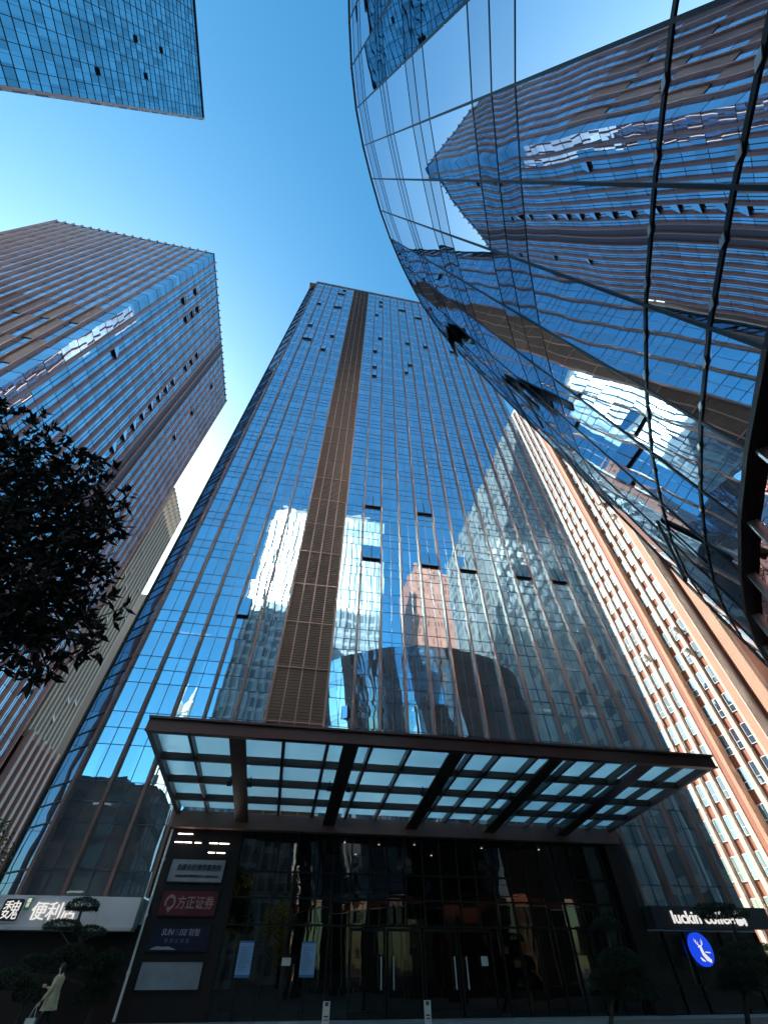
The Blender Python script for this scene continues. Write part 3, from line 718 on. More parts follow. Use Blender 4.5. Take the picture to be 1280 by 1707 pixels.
# ------------------------------------------------------------------ curved leaning glass building
D = Vector((-0.174, 0.075, 1.0))
def curve_points():
    P = [(2.40, -5.45), (2.65, -4.20), (3.02, -2.96), (3.51, -1.79), (4.08, -.68), (4.73, .47)]
    def step(p, deg, L): return (p[0] + L * cos(radians(deg)), p[1] + L * sin(radians(deg)))
    for h in (56, 52.5, 49, 46, 41, 37, 33, 29): P.append(step(P[-1], h, 1.3))
    h = 25
    while h > -90: P.append(step(P[-1], h, 1.6)); h -= 6
    back = [P[0]]
    h = 81
    while h < 200:
        back.append((back[-1][0] - 1.3 * cos(radians(h)), back[-1][1] - 1.3 * sin(radians(h)))); h += 4.5
    return list(reversed(back[1:])) + P, len(back) - 1
def curved_building():
    T = thing('curved_building', 'leaning curved glass building with mirror panels overhanging the viewer at right', 'building', (20, -6, 0))
    P, o0 = curve_points()
    sc = 26 / 28.0
    rings = [z * sc for z in (28, 26.66, 25.28, 24.64, 21.28, 20.72, 20.08, 17.23, 16.36, 15.33, 12.07, 11.02, 9.99, 6.34, 5.2)] + [4.14]
    rings.sort()
    band = {(24.64, 25.28), (25.28, 26.66), (20.08, 20.72), (20.72, 21.28), (15.33, 16.36), (16.36, 17.23), (9.99, 11.02), (11.02, 12.07)}
    spand = [(a * sc, b * sc) for a, b in band]
    def at(p, zz): return Vector((p[0], p[1], EYE)) + D * zz
    n = len(P)
    def nrm(i):
        a, b = Vector((*P[i], 0)), Vector((*P[(i + 1) % n], 0)); t = (b - a).normalized()
        v = t.cross(D).normalized()
        return -v if v.dot(Vector((P[i][0] - 21, P[i][1] + 8, 0))) < 0 else v
    g = MB(); rnd = random.Random(11)
    for i in range(n - 1):
        for k in range(len(rings) - 1):
            a, b = rings[k], rings[k + 1]
            q = [at(P[i], a), at(P[i + 1], a), at(P[i + 1], b), at(P[i], b)]
            nn = (q[1] - q[0]).cross(q[3] - q[0])
            if nn.dot(nrm(i)) < 0: q = [q[1], q[0], q[3], q[2]]
            sp = any(abs(a - s[0]) < .02 for s in spand)
            g.quad(*q, 2 if (i > o0 + 17 or i < o0 - 9) else 1 if sp else 0)
    g.build('curtain_wall', [M['curve_glass'], M['curve_spandrel'], M['bronze_dark']], T)
    # closing roof
    r = MB(); r.poly([at(p, 26.0) + Vector((0, 0, -.25)) for p in P]); r.build('roof', M['concrete'], T)
    # rulings
    lo, hi = o0 - 7, min(n - 1, o0 + 22)
    for i in range(lo, hi):
        nn = (nrm(i) + nrm(i - 1)).normalized()
        m = MB(); m.bar(at(P[i], 4.14) + nn * .006, at(P[i], 26.02) + nn * .006, .045, .02, n=nn); m.build('mullion', M['mullion'], T)
    for zz in rings[1:]:
        m = MB()
        for i in range(lo, hi):
            nn = nrm(i); w = .024 if zz < 7 else .012; ww = .05 if zz < 7 else .022
            m.bar(at(P[i], zz) + nn * .004, at(P[i + 1], zz) + nn * .004, ww, w, n=nn)
        m.build('ring_mullion', M['mullion'], T)
    # diamond clips on the near rings
    M['steel'] = pbr('brushed_steel', (0.50, 0.48, 0.47), 0.35, 0.9, .08)
    src = None
    for zz in (rings[2], rings[1]):
        for i in range(o0 - 1, o0 + 12):
            for f in (.33, .8):
                nn = nrm(i); c = at(P[i], zz).lerp(at(P[i + 1], zz), f) + nn * .02
                t = (Vector((*P[i + 1], 0)) - Vector((*P[i], 0))).normalized(); up = nn.cross(t).normalized()
                m = MB(); pts = [c + t * .085, c + up * .035, c - t * .085, c - up * .035]
                m.poly([p + nn * .012 for p in pts]); m.poly([p for p in reversed(pts)])
                for j in range(4): m.quad(pts[j], pts[(j + 1) % 4], pts[(j + 1) % 4] + nn * .012, pts[j] + nn * .012)
                m.build('clip', M['steel'], T)
    # dark lip, soffit and recessed base
    lip = MB(); sof = MB(); base = MB(); fr = MB()
    zb = 4.14
    def inn(i, d, zz):
        nn = (nrm(i) + nrm(i - 1)); nn.z = 0; nn.normalize(); return at(P[i], zz) - nn * d
    for i in range(lo - 4, min(n - 1, hi + 4)):
        nn = nrm(i)
        a, b = at(P[i], zb - .06), at(P[i + 1], zb - .06); c, d = at(P[i + 1], zb), at(P[i], zb)
        lip.quad(a + nn * .03, b + nn * .03, c + nn * .03, d + nn * .03); lip.quad(d + nn * .03, c + nn * .03, c, d)
        e, f = inn(i, .09, zb - .08), inn(i + 1, .09, zb - .08)
        sof.quad(a + nn * .03, e, f, b + nn * .03)
        def dn(i, z): q = inn(i, .09, zb - .08); return Vector((q.x, q.y, z))
        z0 = zb - .08 + EYE
        base.quad(dn(i, z0 - .55), dn(i + 1, z0 - .55), f, e, 0)
        base.quad(dn(i, 0), dn(i + 1, 0), dn(i + 1, z0 - .55), dn(i, z0 - .55), 1)
        fr.bar(dn(i, z0 - .55) + nn * .03, dn(i + 1, z0 - .55) + nn * .03, .06, .06); fr.bar(dn(i, 0) + nn * .03, dn(i, z0) + nn * .03, .05, .06, n=nn)
    M['red_panel'] = glass('red_gloss_panel', (0.9, 0.38, 0.33), 0.6, base=(0.45, 0.09, 0.06), amp=.03, nscale=2.0)
    lip.build('lip_trim', M['bronze_dark'], T); sof.build('soffit', M['bronze_dark'], T)
    base.build('base_wall', [M['red_panel'], M['lobby_glass']], T); fr.build('base_frame', M['steel'], T)
    # vents standing open in the wall
    for (px, py, w, h) in ((760, 562, .9, 1.5), (868, 655, .25, 2.6), (893, 662, .2, 2.4), (1138, 905, .10, 1.3)):
        d = pixray(px, py); best = None
        for i in range(o0, hi):
            a = at(P[i], 4.14); nn = nrm(i); den = d.dot(nn)
            if den >= -1e-4: continue
            t = (a - Vector((0, 0, EYE))).dot(nn) / den; p = Vector((0, 0, EYE)) + d * t
            s = (p - at(P[i], p.z - EYE)).dot((Vector((*P[i + 1], 0)) - Vector((*P[i], 0))).normalized())
            if -.05 <= s <= 1.35 and 4.1 < p.z - EYE < 26: best = (i, p, nn); break
        if best is None: continue
        i, p, nn = best; tt = (Vector((*P[i + 1], 0)) - Vector((*P[i], 0))).normalized(); dd = D.normalized()
        m = MB(); q = [p - tt * w / 2 - dd * h / 2, p + tt * w / 2 - dd * h / 2, p + tt * w / 2 + dd * h / 2, p - tt * w / 2 + dd * h / 2]
        m.poly([x + nn * .03 for x in q], 0)
        o = [q[0] + nn * .45, q[1] + nn * .45, q[2] + nn * .05, q[3] + nn * .05]
        m.poly(o, 1); m.poly([x - nn * .03 for x in reversed(o)], 2)
        for j in (0, 1, 3): m.bar(o[j], o[(j + 1) % 4], .06, .05, n=nn, mi=2)
        m.build('vent_window', [M['black'], M['curve_glass'], M['bronze_dark']], T)
curved_building()

# ------------------------------------------------------------------ entrance canopy
def canopy():
    T = thing('entrance_canopy', 'wide bronze steel canopy with frosted glass panes over the tower entrance', 'canopy', (6, 22, 7))
    def zp(v): return 7.50 - (v - 18.0) * 0.077     # underside of the glass plane
    V0, V1 = 17.45, 26.54
    U0, U1 = -5.80, 18.15
    M['canopy_steel'] = pbr('canopy_steel', (0.075, 0.038, 0.028), 0.4, 0, .15, .6)
    M['canopy_red'] = pbr('canopy_fascia_steel', (0.12, 0.045, 0.036), 0.35, 0, .12, .6)
    m, t, out = newmat('frosted_glass')
    tl = N(t, 'ShaderNodeBsdfTranslucent'); tl.inputs[0].default_value = (.72, 1.0, .97, 1)
    tr = N(t, 'ShaderNodeBsdfTransparent'); tr.inputs[0].default_value = (.7, .85, .9, 1)
    nz = N(t, 'ShaderNodeTexNoise'); nz.inputs['Scale'].default_value = .5; nz.inputs['Detail'].default_value = 6
    tc = N(t, 'ShaderNodeTexCoord'); t.links.new(tc.outputs['Object'], nz.inputs['Vector'])
    mx = N(t, 'ShaderNodeMixShader'); t.links.new(math_n(t, 'MULTIPLY', nz.outputs[0], .16), mx.inputs[0]); t.links.new(tl.outputs[0], mx.inputs[1]); t.links.new(tr.outputs[0], mx.inputs[2])
    gl = N(t, 'ShaderNodeBsdfGlossy'); gl.inputs['Roughness'].default_value = .15; gl.inputs[0].default_value = (.7, .75, .8, 1)
    m2 = N(t, 'ShaderNodeMixShader'); m2.inputs[0].default_value = .10; t.links.new(mx.outputs[0], m2.inputs[1]); t.links.new(gl.outputs[0], m2.inputs[2])
    t.links.new(m2.outputs[0], out.inputs[0]); M['frosted'] = m
    beams = [(-2.80, -2.16), (1.62, 2.25), (6.02, 6.66), (10.42, 11.06), (14.70, 15.34)]
    ribs = [-4.26, -.72, 1.02, 2.78, 4.38, 7.0, 8.2, 9.85, 11.6, 12.95, 14.3, 16.7]
    # glass panes bay by bay
    us = [U0 + .2, -4.26, -2.5, -.72, 1.02, 1.93, 2.78, 4.38, 6.34, 8.2, 9.85, 10.74, 12.95, 15.02, 16.7, U1 - .2]
    vs = [V0 + .3, 19.95, 22.3, 24.5, V1 - .1]
    for i in range(len(us) - 1):
        for j in range(4):
            p = MB(); z0, z1 = zp(vs[j]) + .22, zp(vs[j + 1]) + .22; e = .015
            a = [(us[i] + e, vs[j] + e, z0), (us[i + 1] - e, vs[j] + e, z0), (us[i + 1] - e, vs[j + 1] - e, z1), (us[i] + e, vs[j + 1] - e, z1)]
            p.poly(a)
            p.build('glass_pane', M['frosted'], T)
    for (a, c) in beams:
        b = MB(); x = (a + c) / 2
        # I-beam with a wide bottom flange, deeper towards the wall
        for (x0, x1, d0, d1) in ((a, c, .0, .05), (x - .05, x + .05, .05, .30)):
            b.v += [(x0, V0 + .2, zp(V0) - .02 + d0), (x1, V0 + .2, zp(V0) - .02 + d0), (x1, V1 - .02, zp(V1) - .30 + d0), (x0, V1 - .02, zp(V1) - .30 + d0),
                    (x0, V0 + .2, zp(V0) - .02 + d1), (x1, V0 + .2, zp(V0) - .02 + d1), (x1, V1 - .02, zp(V1) - .30 + d1 + (.28 if d1 > .1 else 0)), (x0, V1 - .02, zp(V1) - .30 + d1 + (.28 if d1 > .1 else 0))]
            i = len(b.v) - 8
            for q in ((3, 2, 1, 0), (4, 5, 6, 7), (0, 1, 5, 4), (1, 2, 6, 5), (2, 3, 7, 6), (3, 0, 4, 7)): b.f.append(tuple(i + k for k in q)); b.mi.append(0)
        b.build('beam', M['canopy_steel'], T)
    for x in ribs:
        b = MB(); b.bar((x, V0 + .2, zp(V0 + .2) + .11), (x, V1 - .02, zp(V1) + .15), .12, .28); b.build('rib', M['canopy_steel'], T)
    for v in (19.95, 22.3, 24.5):
        b = MB(); b.bar((U0 + .21, v, zp(v) + .06), (U1 - .21, v, zp(v) + .06), .16, .27); b.build('purlin', M['canopy_steel'], T)
    b = MB(); b.box(U0, U1, V0, V0 + .06, zp(V0) - .06, zp(V0) + .42); b.box(U0, U1, V0 - .12, V0 - .001, zp(V0) + .36, zp(V0) + .44); b.box(U0, U1, V0 - .08, V0 - .001, zp(V0) - .08, zp(V0) - .01)
    b.box(U0, U1, V0 + .061, V0 + .3, zp(V0) - .06, zp(V0) + .0)
    b.build('front_fascia', M['canopy_red'], T)
    for (x0, x1) in ((U0, U0 + .2), (U1 - .2, U1)):
        b = MB(); i = 0
        a, c = zp(V0), zp(V1)
        b.v += [(x0, V0 + .31, a - .05), (x1, V0 + .31, a - .05), (x1, V1, c - .05), (x0, V1, c - .05), (x0, V0 + .31, a + .4), (x1, V0 + .31, a + .4), (x1, V1, c + .4), (x0, V1, c + .4)]
        for q in ((3, 2, 1, 0), (4, 5, 6, 7), (0, 1, 5, 4), (1, 2, 6, 5), (2, 3, 7, 6), (3, 0, 4, 7)): b.f.append(q); b.mi.append(0)
        b.build('side_fascia', M['canopy_red'], T)
    # floodlights fixed to the beams
    for x in (-2.92, -2.04, 1.5, 2.37, 5.9, 10.3):
        b = MB(); v = 21.9; z = zp(v) - .02
        b.box(x - .1, x + .1, v - .08, v + .08, z - .22, z - .06); b.box(x - .02, x + .02, v - .02, v + .02, z - .06, z + .16)
        b.build('floodlight', M['black'], T)
canopy()

def camera_dome(x, v, z, label):
    T = thing('security_camera', label, 'camera', (x, v, z))
    m = MB(); m.tube([(x, v, z), (x, v, z - .35)], [.03, .03], 8); m.tube([(x, v, z - .35), (x, v, z - .37)], [.11, .11], 12); m.build('bracket', M['concrete'], T)
    m = MB(); m.tube([(x, v, z - .37), (x, v, z - .5), (x, v, z - .58), (x, v, z - .66), (x, v, z - .70)], [.10, .11, .115, .09, .03], 12); m.build('dome', M['window_frame'], T, smooth=True)
camera_dome(-5.7, 20.6, 7.22, 'pale dome camera hanging from the canopy end nearer the sign pier')
camera_dome(18.05, 22.6, 7.08, 'pale dome camera hanging from the canopy end nearer the cafe')

# ------------------------------------------------------------------ signs
M['sign_grey'] = pbr('sign_grey', (0.42, 0.38, 0.39), 0.25, 0, .1, 1.5)
M['sign_blank'] = pbr('sign_blank', (0.33, 0.33, 0.35), 0.2, 0, .2, 1.2)
M['sign_red'] = pbr('sign_red', (0.16, 0.012, 0.02), 0.3, 0, .15, 1.5)
M['sign_navy'] = pbr('sign_navy', (0.012, 0.012, 0.045), 0.3, 0, .15, 1.5)
M['ink'] = pbr('sign_ink', (0.03, 0.03, 0.04), 0.5)
M['letter_pink'] = pbr('letter_pale_pink', (0.50, 0.28, 0.28), 0.5)
M['letter_grey'] = pbr('letter_grey', (0.40, 0.40, 0.45), 0.4)
M['letter_blue'] = pbr('letter_dull_blue', (0.10, 0.12, 0.25), 0.5)
M['lit_white'] = emit('lit_letter', (1.0, 0.98, 0.94), 0.34)
M['lit_blue'] = emit('lit_blue', (0.01, 0.055, 0.62), 0.5)
M['sign_green'] = pbr('sign_green', (0.10, 0.42, 0.12), 0.4)
XR, ZU = (1, 0, 0), (0, 0, 1)
SY = 26.86
def board(name, label, cat, mat, x0, x1, z0, z1):
    T = thing(name, label, cat, ((x0 + x1) / 2, SY, z0))
    m = MB(); m.box(x0, x1, SY, SY + .085, z0, z1); m.build('panel', mat, T)
    m = MB(); e = .05
    m.box(x0 - e, x1 + e, SY - .02, SY + .08, z1, z1 + e); m.box(x0 - e, x1 + e, SY - .02, SY + .08, z0 - e, z0)
    m.box(x0 - e, x0, SY - .02, SY + .08, z0, z1); m.box(x1, x1 + e, SY - .02, SY + .08, z0, z1); m.build('frame', M['mullion'], T)
    return T
k = SY / 26.0
def zz(z): return EYE + (z - EYE) * k
SX0, SX1 = -5.16 * k, -2.78 * k
T = board('wall_sign', 'grey sign board with dark Chinese lettering, topmost on the entrance pier', 'sign', M['sign_grey'], SX0, SX1, zz(4.2), zz(4.98))
text_obj('lettering', '浩鼎永跃律师事务所', M['ink'], T, (SX0 + .28, SY - .012, zz(4.60)), XR, ZU, .26, .004, .008, width=2.05, shear=.15)
text_obj('small_lettering', '浩鼎永跃律师事务所 律师事务所', M['ink'], T, (SX0 + .30, SY - .012, zz(4.36)), XR, ZU, .10, .001, .008, width=1.95)
T = board('wall_sign', 'dark red sign board with white loop emblem and large Chinese lettering', 'sign', M['sign_red'], SX0, SX1, zz(3.12), zz(3.90))
text_obj('lettering', '方正证券', M['letter_pink'], T, (SX0 + .72, SY - .012, zz(3.36)), XR, ZU, .46, .006, .008, width=1.62)
e = MB(); cx, cz = SX0 + .43, zz(3.52)
for i in range(22):
    a0, a1 = i / 24 * 2 * pi - 2.0, (i + 1) / 24 * 2 * pi - 2.0
    for r, w in ((.19, .075),):
        e.quad((cx + (r - w / 2) * cos(a0), SY - .015, cz + (r - w / 2) * sin(a0)), (cx + (r + w / 2) * cos(a0), SY - .015, cz + (r + w / 2) * sin(a0) * 1.15), (cx + (r + w / 2) * cos(a1), SY - .015, cz + (r + w / 2) * sin(a1) * 1.15), (cx + (r - w / 2) * cos(a1), SY - .015, cz + (r - w / 2) * sin(a1)))
e.box(cx - .02, cx + .05, SY - .02, SY - .014, cz - .33, cz - .17); e.build('emblem', M['letter_pink'], T)
T = board('wall_sign', 'navy blue sign board with grey lettering, third down on the entrance pier', 'sign', M['sign_navy'], SX0, SX1, zz(2.08), zz(2.82))
text_obj('lettering', 'SUN', M['letter_grey'], T, (SX0 + .44, SY - .012, zz(2.52)), XR, ZU, .27, .006, .008, width=.50, shear=.2)
text_obj('lettering', '\u24c7', M['letter_blue'], T, (SX0 + .97, SY - .012, zz(2.52)), XR, ZU, .25, .003, .008, width=.19)
text_obj('lettering', 'ISE', M['letter_grey'], T, (SX0 + 1.18, SY - .012, zz(2.52)), XR, ZU, .27, .003, .008, width=.33, shear=.2)
text_obj('lettering', '财智', M['letter_grey'], T, (SX0 + 1.57, SY - .012, zz(2.52)), XR, ZU, .25, .002, .008, width=.45)
text_obj('small_lettering', '营 养 式 修 复', M['letter_blue'], T, (SX0 + .62, SY - .012, zz(2.30)), XR, ZU, .16, .002, .008, width=1.05)
e = MB()
for i in range(10):
    x0, x1 = SX0 + .12 + i * .11, SX0 + .23 + i * .11
    h = [0, .05, .09, .10, .09, .08, .10, .09, .06, .03, 0]
    e.quad((x0, SY - .012, zz(2.1)), (x1, SY - .012, zz(2.1)), (x1, SY - .012, zz(2.1) + h[i + 1]), (x0, SY - .012, zz(2.1) + h[i] + .001))
e.build('swash', M['letter_grey'], T)
T = board('wall_sign', 'blank glossy grey sign board, lowest on the entrance pier', 'sign', M['sign_blank'], SX0, SX1, zz(1.02), zz(1.76))
# light conduit running up the pier edge
m = MB(); m.tube([(PX0 + .12, 26.80, .2), (PX0 + .10, 26.80, 3.0), (PX0 + .10, 26.80, 6.2)], [.055, .05, .05], 8)
for z in (1.4, 3.1, 5.0): m.tube([(PX0 + .11, 26.80, z), (PX0 + .11, 26.80, z + .12)], [.07, .07], 8)
tag(m.build('drain_pipe', M['white_paint'], smooth=False), 'thin white drain pipe up the left edge of the sign pier', 'pipe')

# shop fascia on the left
fy = 26.3; kf = fy / 24.0
def zf(z): return EYE + (z - EYE) * kf
T = thing('shop_sign', 'long white fascia sign with black framed character and Chinese lettering', 'sign', (-9, fy, 2.7))
M['fascia'] = pbr('fascia_panel', (0.66, 0.66, 0.69), 0.35, .3, .05, .8)
m = MB()
for x in (-15.0, -13.2, -11.4, -9.6, -7.6): m.box(x, min(x + (1.79 if x > -9 else 1.99 if x > -9.7 else 1.79), -6.05), fy, fy + .9, zf(2.64), zf(3.5))
m.build('panel', M['fascia'], T)
m = MB(); m.box(-15, -6.08, fy - .06, fy + .9, zf(2.64) - .1, zf(2.64) - .002); m.build('edge_trim', M['window_frame'], T)
lx = -11.45
def rbox(x0, x1, z0, z1, y, r, n=5):
    pts = []
    for (cx, cz, a0) in ((x1 - r, z1 - r, 0), (x0 + r, z1 - r, 90), (x0 + r, z0 + r, 180), (x1 - r, z0 + r, 270)):
        for i in range(n + 1):
            a = radians(a0 + 90 * i / n); pts.append((cx + r * cos(a), y, cz + r * sin(a)))
    return pts
def plate(mb, pts, y0, y1, mi=0):
    n = len(pts); a = [(p[0], y0, p[2]) for p in pts]; b = [(p[0], y1, p[2]) for p in pts]
    mb.poly(list(reversed(a)), mi)
    for i in range(n): mb.quad(a[i], a[(i + 1) % n], b[(i + 1) % n], b[i], mi)
e = MB(); plate(e, rbox(lx, lx + .84, zf(2.74), zf(3.42), fy, .12), fy - .06, fy - .001, 0); plate(e, rbox(lx + .035, lx + .805, zf(2.74) + .035, zf(3.42) - .035, fy, .1), fy - .068, fy - .061, 1)
e.build('emblem', [M['white_paint'], M['ink']], T)
text_obj('lettering', '魏', M['lit_white'], T, (lx + .10, fy - .075, zf(2.74) + .14), XR, ZU, .62, 0, .004, width=.64)
e = MB(); e.box(lx + .86, lx + 1.06, fy - .04, fy - .001, zf(3.08), zf(3.44)); e.build('green_tag', M['sign_green'], T)
text_obj('small_lettering', '超\n市', M['lit_white'], T, (lx + .88, fy - .045, zf(3.30)), XR, ZU, .15, .002, .004, width=.15)
text_obj('lettering', '便利店', M['lit_white'], T, (lx + 1.22, fy - .05, zf(2.86)), XR, ZU, .60, 0, .03, width=1.75)

# cafe sign and round emblem
cyy = 26.45; kc = cyy / 26.0
def zc(z): return EYE + (z - EYE) * kc
T = thing('cafe_sign', 'black fascia sign with glowing white lower case lettering above the round blue sign', 'sign', (22, cyy, 2.9))
m = MB(); m.box(18.9, 25.75, cyy, 27.1, zc(2.93), zc(3.72)); m.build('panel', M['ink'], T)
text_obj('lettering', 'luckin coffee', M['lit_white'], T, (19.95, cyy - .04, zc(3.10)), XR, ZU, .66, .007, .03, width=3.55)
text_obj('small_lettering', '瑞幸\n咖啡', M['lit_white'], T, (23.62, cyy - .04, zc(3.36)), XR, ZU, .31, 0, .03, width=.60)
T = thing('cafe_emblem', 'round glowing blue sign with a white antlered deer', 'sign', (20.95, cyy + .2, 1.7))
kd = 26.95 / 26.0; cx, cz, R = 20.6 * kd, EYE + (2.21 - EYE) * kd, .60
e = MB(); pts = [(cx + R * cos(2 * pi * i / 40), 0, cz + R * sin(2 * pi * i / 40)) for i in range(40)]
plate(e, pts, 26.95, 27.1); e.build('disc', M['lit_blue'], T)
def strip(mb, pts, w, y):
    pts = [Vector((p[0], 0, p[1])) for p in pts]; L = []; Rr = []
    for i, p in enumerate(pts):
        d = (pts[min(i + 1, len(pts) - 1)] - pts[max(i - 1, 0)]).normalized(); nn = Vector((-d.z, 0, d.x)); ww = w[i] if isinstance(w, (list, tuple)) else w
        L.append(p + nn * ww / 2); Rr.append(p - nn * ww / 2)
    for i in range(len(pts) - 1):
        mb.quad((L[i].x, y, L[i].z), (L[i + 1].x, y, L[i + 1].z), (Rr[i + 1].x, y, Rr[i + 1].z), (Rr[i].x, y, Rr[i].z))
e = MB(); yy = 26.94
strip(e, [(cx - .02, cz + .10), (cx - .03, cz - .02), (cx + .0, cz - .18), (cx + .12, cz - .32), (cx + .30, cz - .42)], [.10, .15, .17, .20, .13], yy)
strip(e, [(cx - .17, cz + .07), (cx - .08, cz + .10), (cx + .03, cz + .07)], [.03, .09, .10], yy - .001)
strip(e, [(cx - .03, cz + .11), (cx - .16, cz + .17), (cx - .25, cz + .28), (cx - .26, cz + .38)], [.04, .045, .035, .012], yy - .002)
strip(e, [(cx + .01, cz + .11), (cx + .12, cz + .18), (cx + .16, cz + .28), (cx + .14, cz + .38)], [.04, .045, .035, .012], yy - .002)
strip(e, [(cx - .20, cz + .22), (cx - .18, cz + .31), (cx - .19, cz + .36)], [.03, .025, .01], yy - .003)
strip(e, [(cx - .13, cz + .16), (cx - .10, cz + .24), (cx - .11, cz + .30)], [.03, .025, .01], yy - .003)
strip(e, [(cx + .10, cz + .17), (cx + .07, cz + .25), (cx + .08, cz + .31)], [.03, .025, .01], yy - .003)
strip(e, [(cx - .26, cz - .28), (cx - .18, cz - .36), (cx - .04, cz - .42)], [.03, .10, .03], yy - .001)
strip(e, [(cx + .12, cz - .10), (cx + .42, cz - .12)], .04, yy)
e.build('emblem', M['lit_white'], T)

# posters on the lobby glass, notices, standing signs
M['poster'] = pbr('pale_blue_paper', (0.30, 0.46, 0.70), 0.6, 0, .06, 3)
M['poster_edge'] = pbr('blue_paper', (0.06, 0.20, 0.38), 0.6)
M['paper'] = pbr('white_paper', (0.62, 0.60, 0.56), 0.7)
def poster(x0, x1, label):
    T = thing('poster', label, 'poster', (x0, 26.94, 1.35))
    m = MB(); m.box(x0, x1, 26.93, 26.945, 1.40, 2.34); m.build('sheet', M['poster'], T)
    m = MB(); m.box(x0, x1, 26.93, 26.945, 2.341, 2.40); m.box(x0, x1, 26.93, 26.945, 1.32, 1.399); m.build('border', M['poster_edge'], T)
    m = MB(); rr = random.Random(int(x0 * 10))
    for i in range(15):
        z = 2.2 - i * .05; m.box(x0 + .07, x0 + .07 + (x1 - x0 - .14) * rr.uniform(.5, 1), 26.925, 26.929, z, z + .012)
    m.build('print', M['poster_edge'], T)
poster(-1.50, -.88, 'pale blue paper poster on the glass beside the sign pier')
poster(1.22, 1.86, 'pale blue paper poster on the glass nearer the doors')
m = MB(); m.box(.42, .80, 26.93, 26.94, 1.66, 1.90); tag(m.build('notice', M['paper']), 'small white paper notice on the glass between the two blue posters', 'notice')
m = MB(); m.box(9.55, 9.87, 26.90, 26.92, 1.66, 1.96); tag(m.build('notice', M['paper']), 'small white paper notice on the dark doors at right', 'notice')
def standee(px, label, group):
    T = thing('floor_sign', label, 'sign', (0, 0, 0), group)
    u, z = facade_point(px, 1668, 20.0)
    m = MB(); m.box(u - .11, u + .11, 20.0, 20.03, .12, .90); m.build('panel', M['paper'], T)
    m = MB(); m.box(u - .16, u + .16, 19.85, 20.2, 0, .05); m.box(u - .03, u + .03, 20.031, 20.06, .05, .7); m.build('stand', M['mullion'], T)
    m = MB(); m.box(u - .05, u + .05, 19.994, 19.999, .80, .88); m.box(u - .07, u + .07, 19.994, 19.999, .58, .61); m.box(u - .07, u + .07, 19.994, 19.999, .52, .54); m.box(u - .05, u + .05, 19.994, 19.999, .3, .4)
    m.build('print', M['ink'], T)
standee(545, 'narrow white floor sign below the poster nearer the doors', 'floor signs before the entrance')
standee(712, 'narrow white floor sign in front of the dark middle doors', 'floor signs before the entrance')

# ------------------------------------------------------------------ vegetation
def leaf_mat(name, c, var=.5, rough=.45, trans=.25):
    m, t, out = newmat(name)
    geo = N(t, 'ShaderNodeNewGeometry'); mr = N(t, 'ShaderNodeMapRange'); mr.inputs[3].default_value = 1 - var; mr.inputs[4].default_value = 1 + var
    t.links.new(geo.outputs['Random Per Island'], mr.inputs[0])
    v = N(t, 'ShaderNodeVectorMath', operation='SCALE'); v.inputs[0].default_value = c; t.links.new(mr.outputs[0], v.inputs['Scale'])
    b = N(t, 'ShaderNodeBsdfPrincipled'); b.inputs['Roughness'].default_value = rough; t.links.new(v.outputs[0], b.inputs['Base Color'])
    tl = N(t, 'ShaderNodeBsdfTranslucent'); t.links.new(v.outputs[0], tl.inputs[0])
    mx = N(t, 'ShaderNodeMixShader'); mx.inputs[0].default_value = trans; t.links.new(b.outputs[0], mx.inputs[1]); t.links.new(tl.outputs[0], mx.inputs[2])
    t.links.new(mx.outputs[0], out.inputs[0]); return m
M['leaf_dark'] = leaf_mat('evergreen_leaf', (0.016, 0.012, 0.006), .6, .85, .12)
M['leaf_topiary'] = leaf_mat('topiary_leaf', (0.030, 0.042, 0.018), .5, .6, .2)
M['leaf_yellow'] = leaf_mat('autumn_leaf', (0.75, 0.62, 0.10), .5, .6, .35)  # yellow raised to imitate sun on crowns that stand in shade
M['bark'] = pbr('bark', (0.06, 0.045, 0.035), .9, 0, .3, 8)
def leaf(mb, c, d, up, L, w):
    """pointed leaf folded slightly along its midrib"""
    d = d.normalized(); s = d.cross(up)
    if s.length < 1e-3: s = d.cross(Vector((1, 0, 0)))
    s.normalize(); n = s.cross(d)
    i = len(mb.v)
    a = c; b = c + d * L; m1 = c + d * L * .45
    mb.v += [tuple(a), tuple(m1 + s * w / 2 + n * w * .12), tuple(b), tuple(m1 - s * w / 2 + n * w * .12), tuple(m1)]
    mb.f += [(i, i + 4, i + 1), (i + 4, i + 2, i + 1), (i, i + 3, i + 4), (i + 4, i + 3, i + 2)]; mb.mi += [0] * 4
def rv(r): 
    while True:
        v = Vector((r.uniform(-1, 1), r.uniform(-1, 1), r.uniform(-1, 1)))
        if .01 < v.length < 1: return v.normalized()
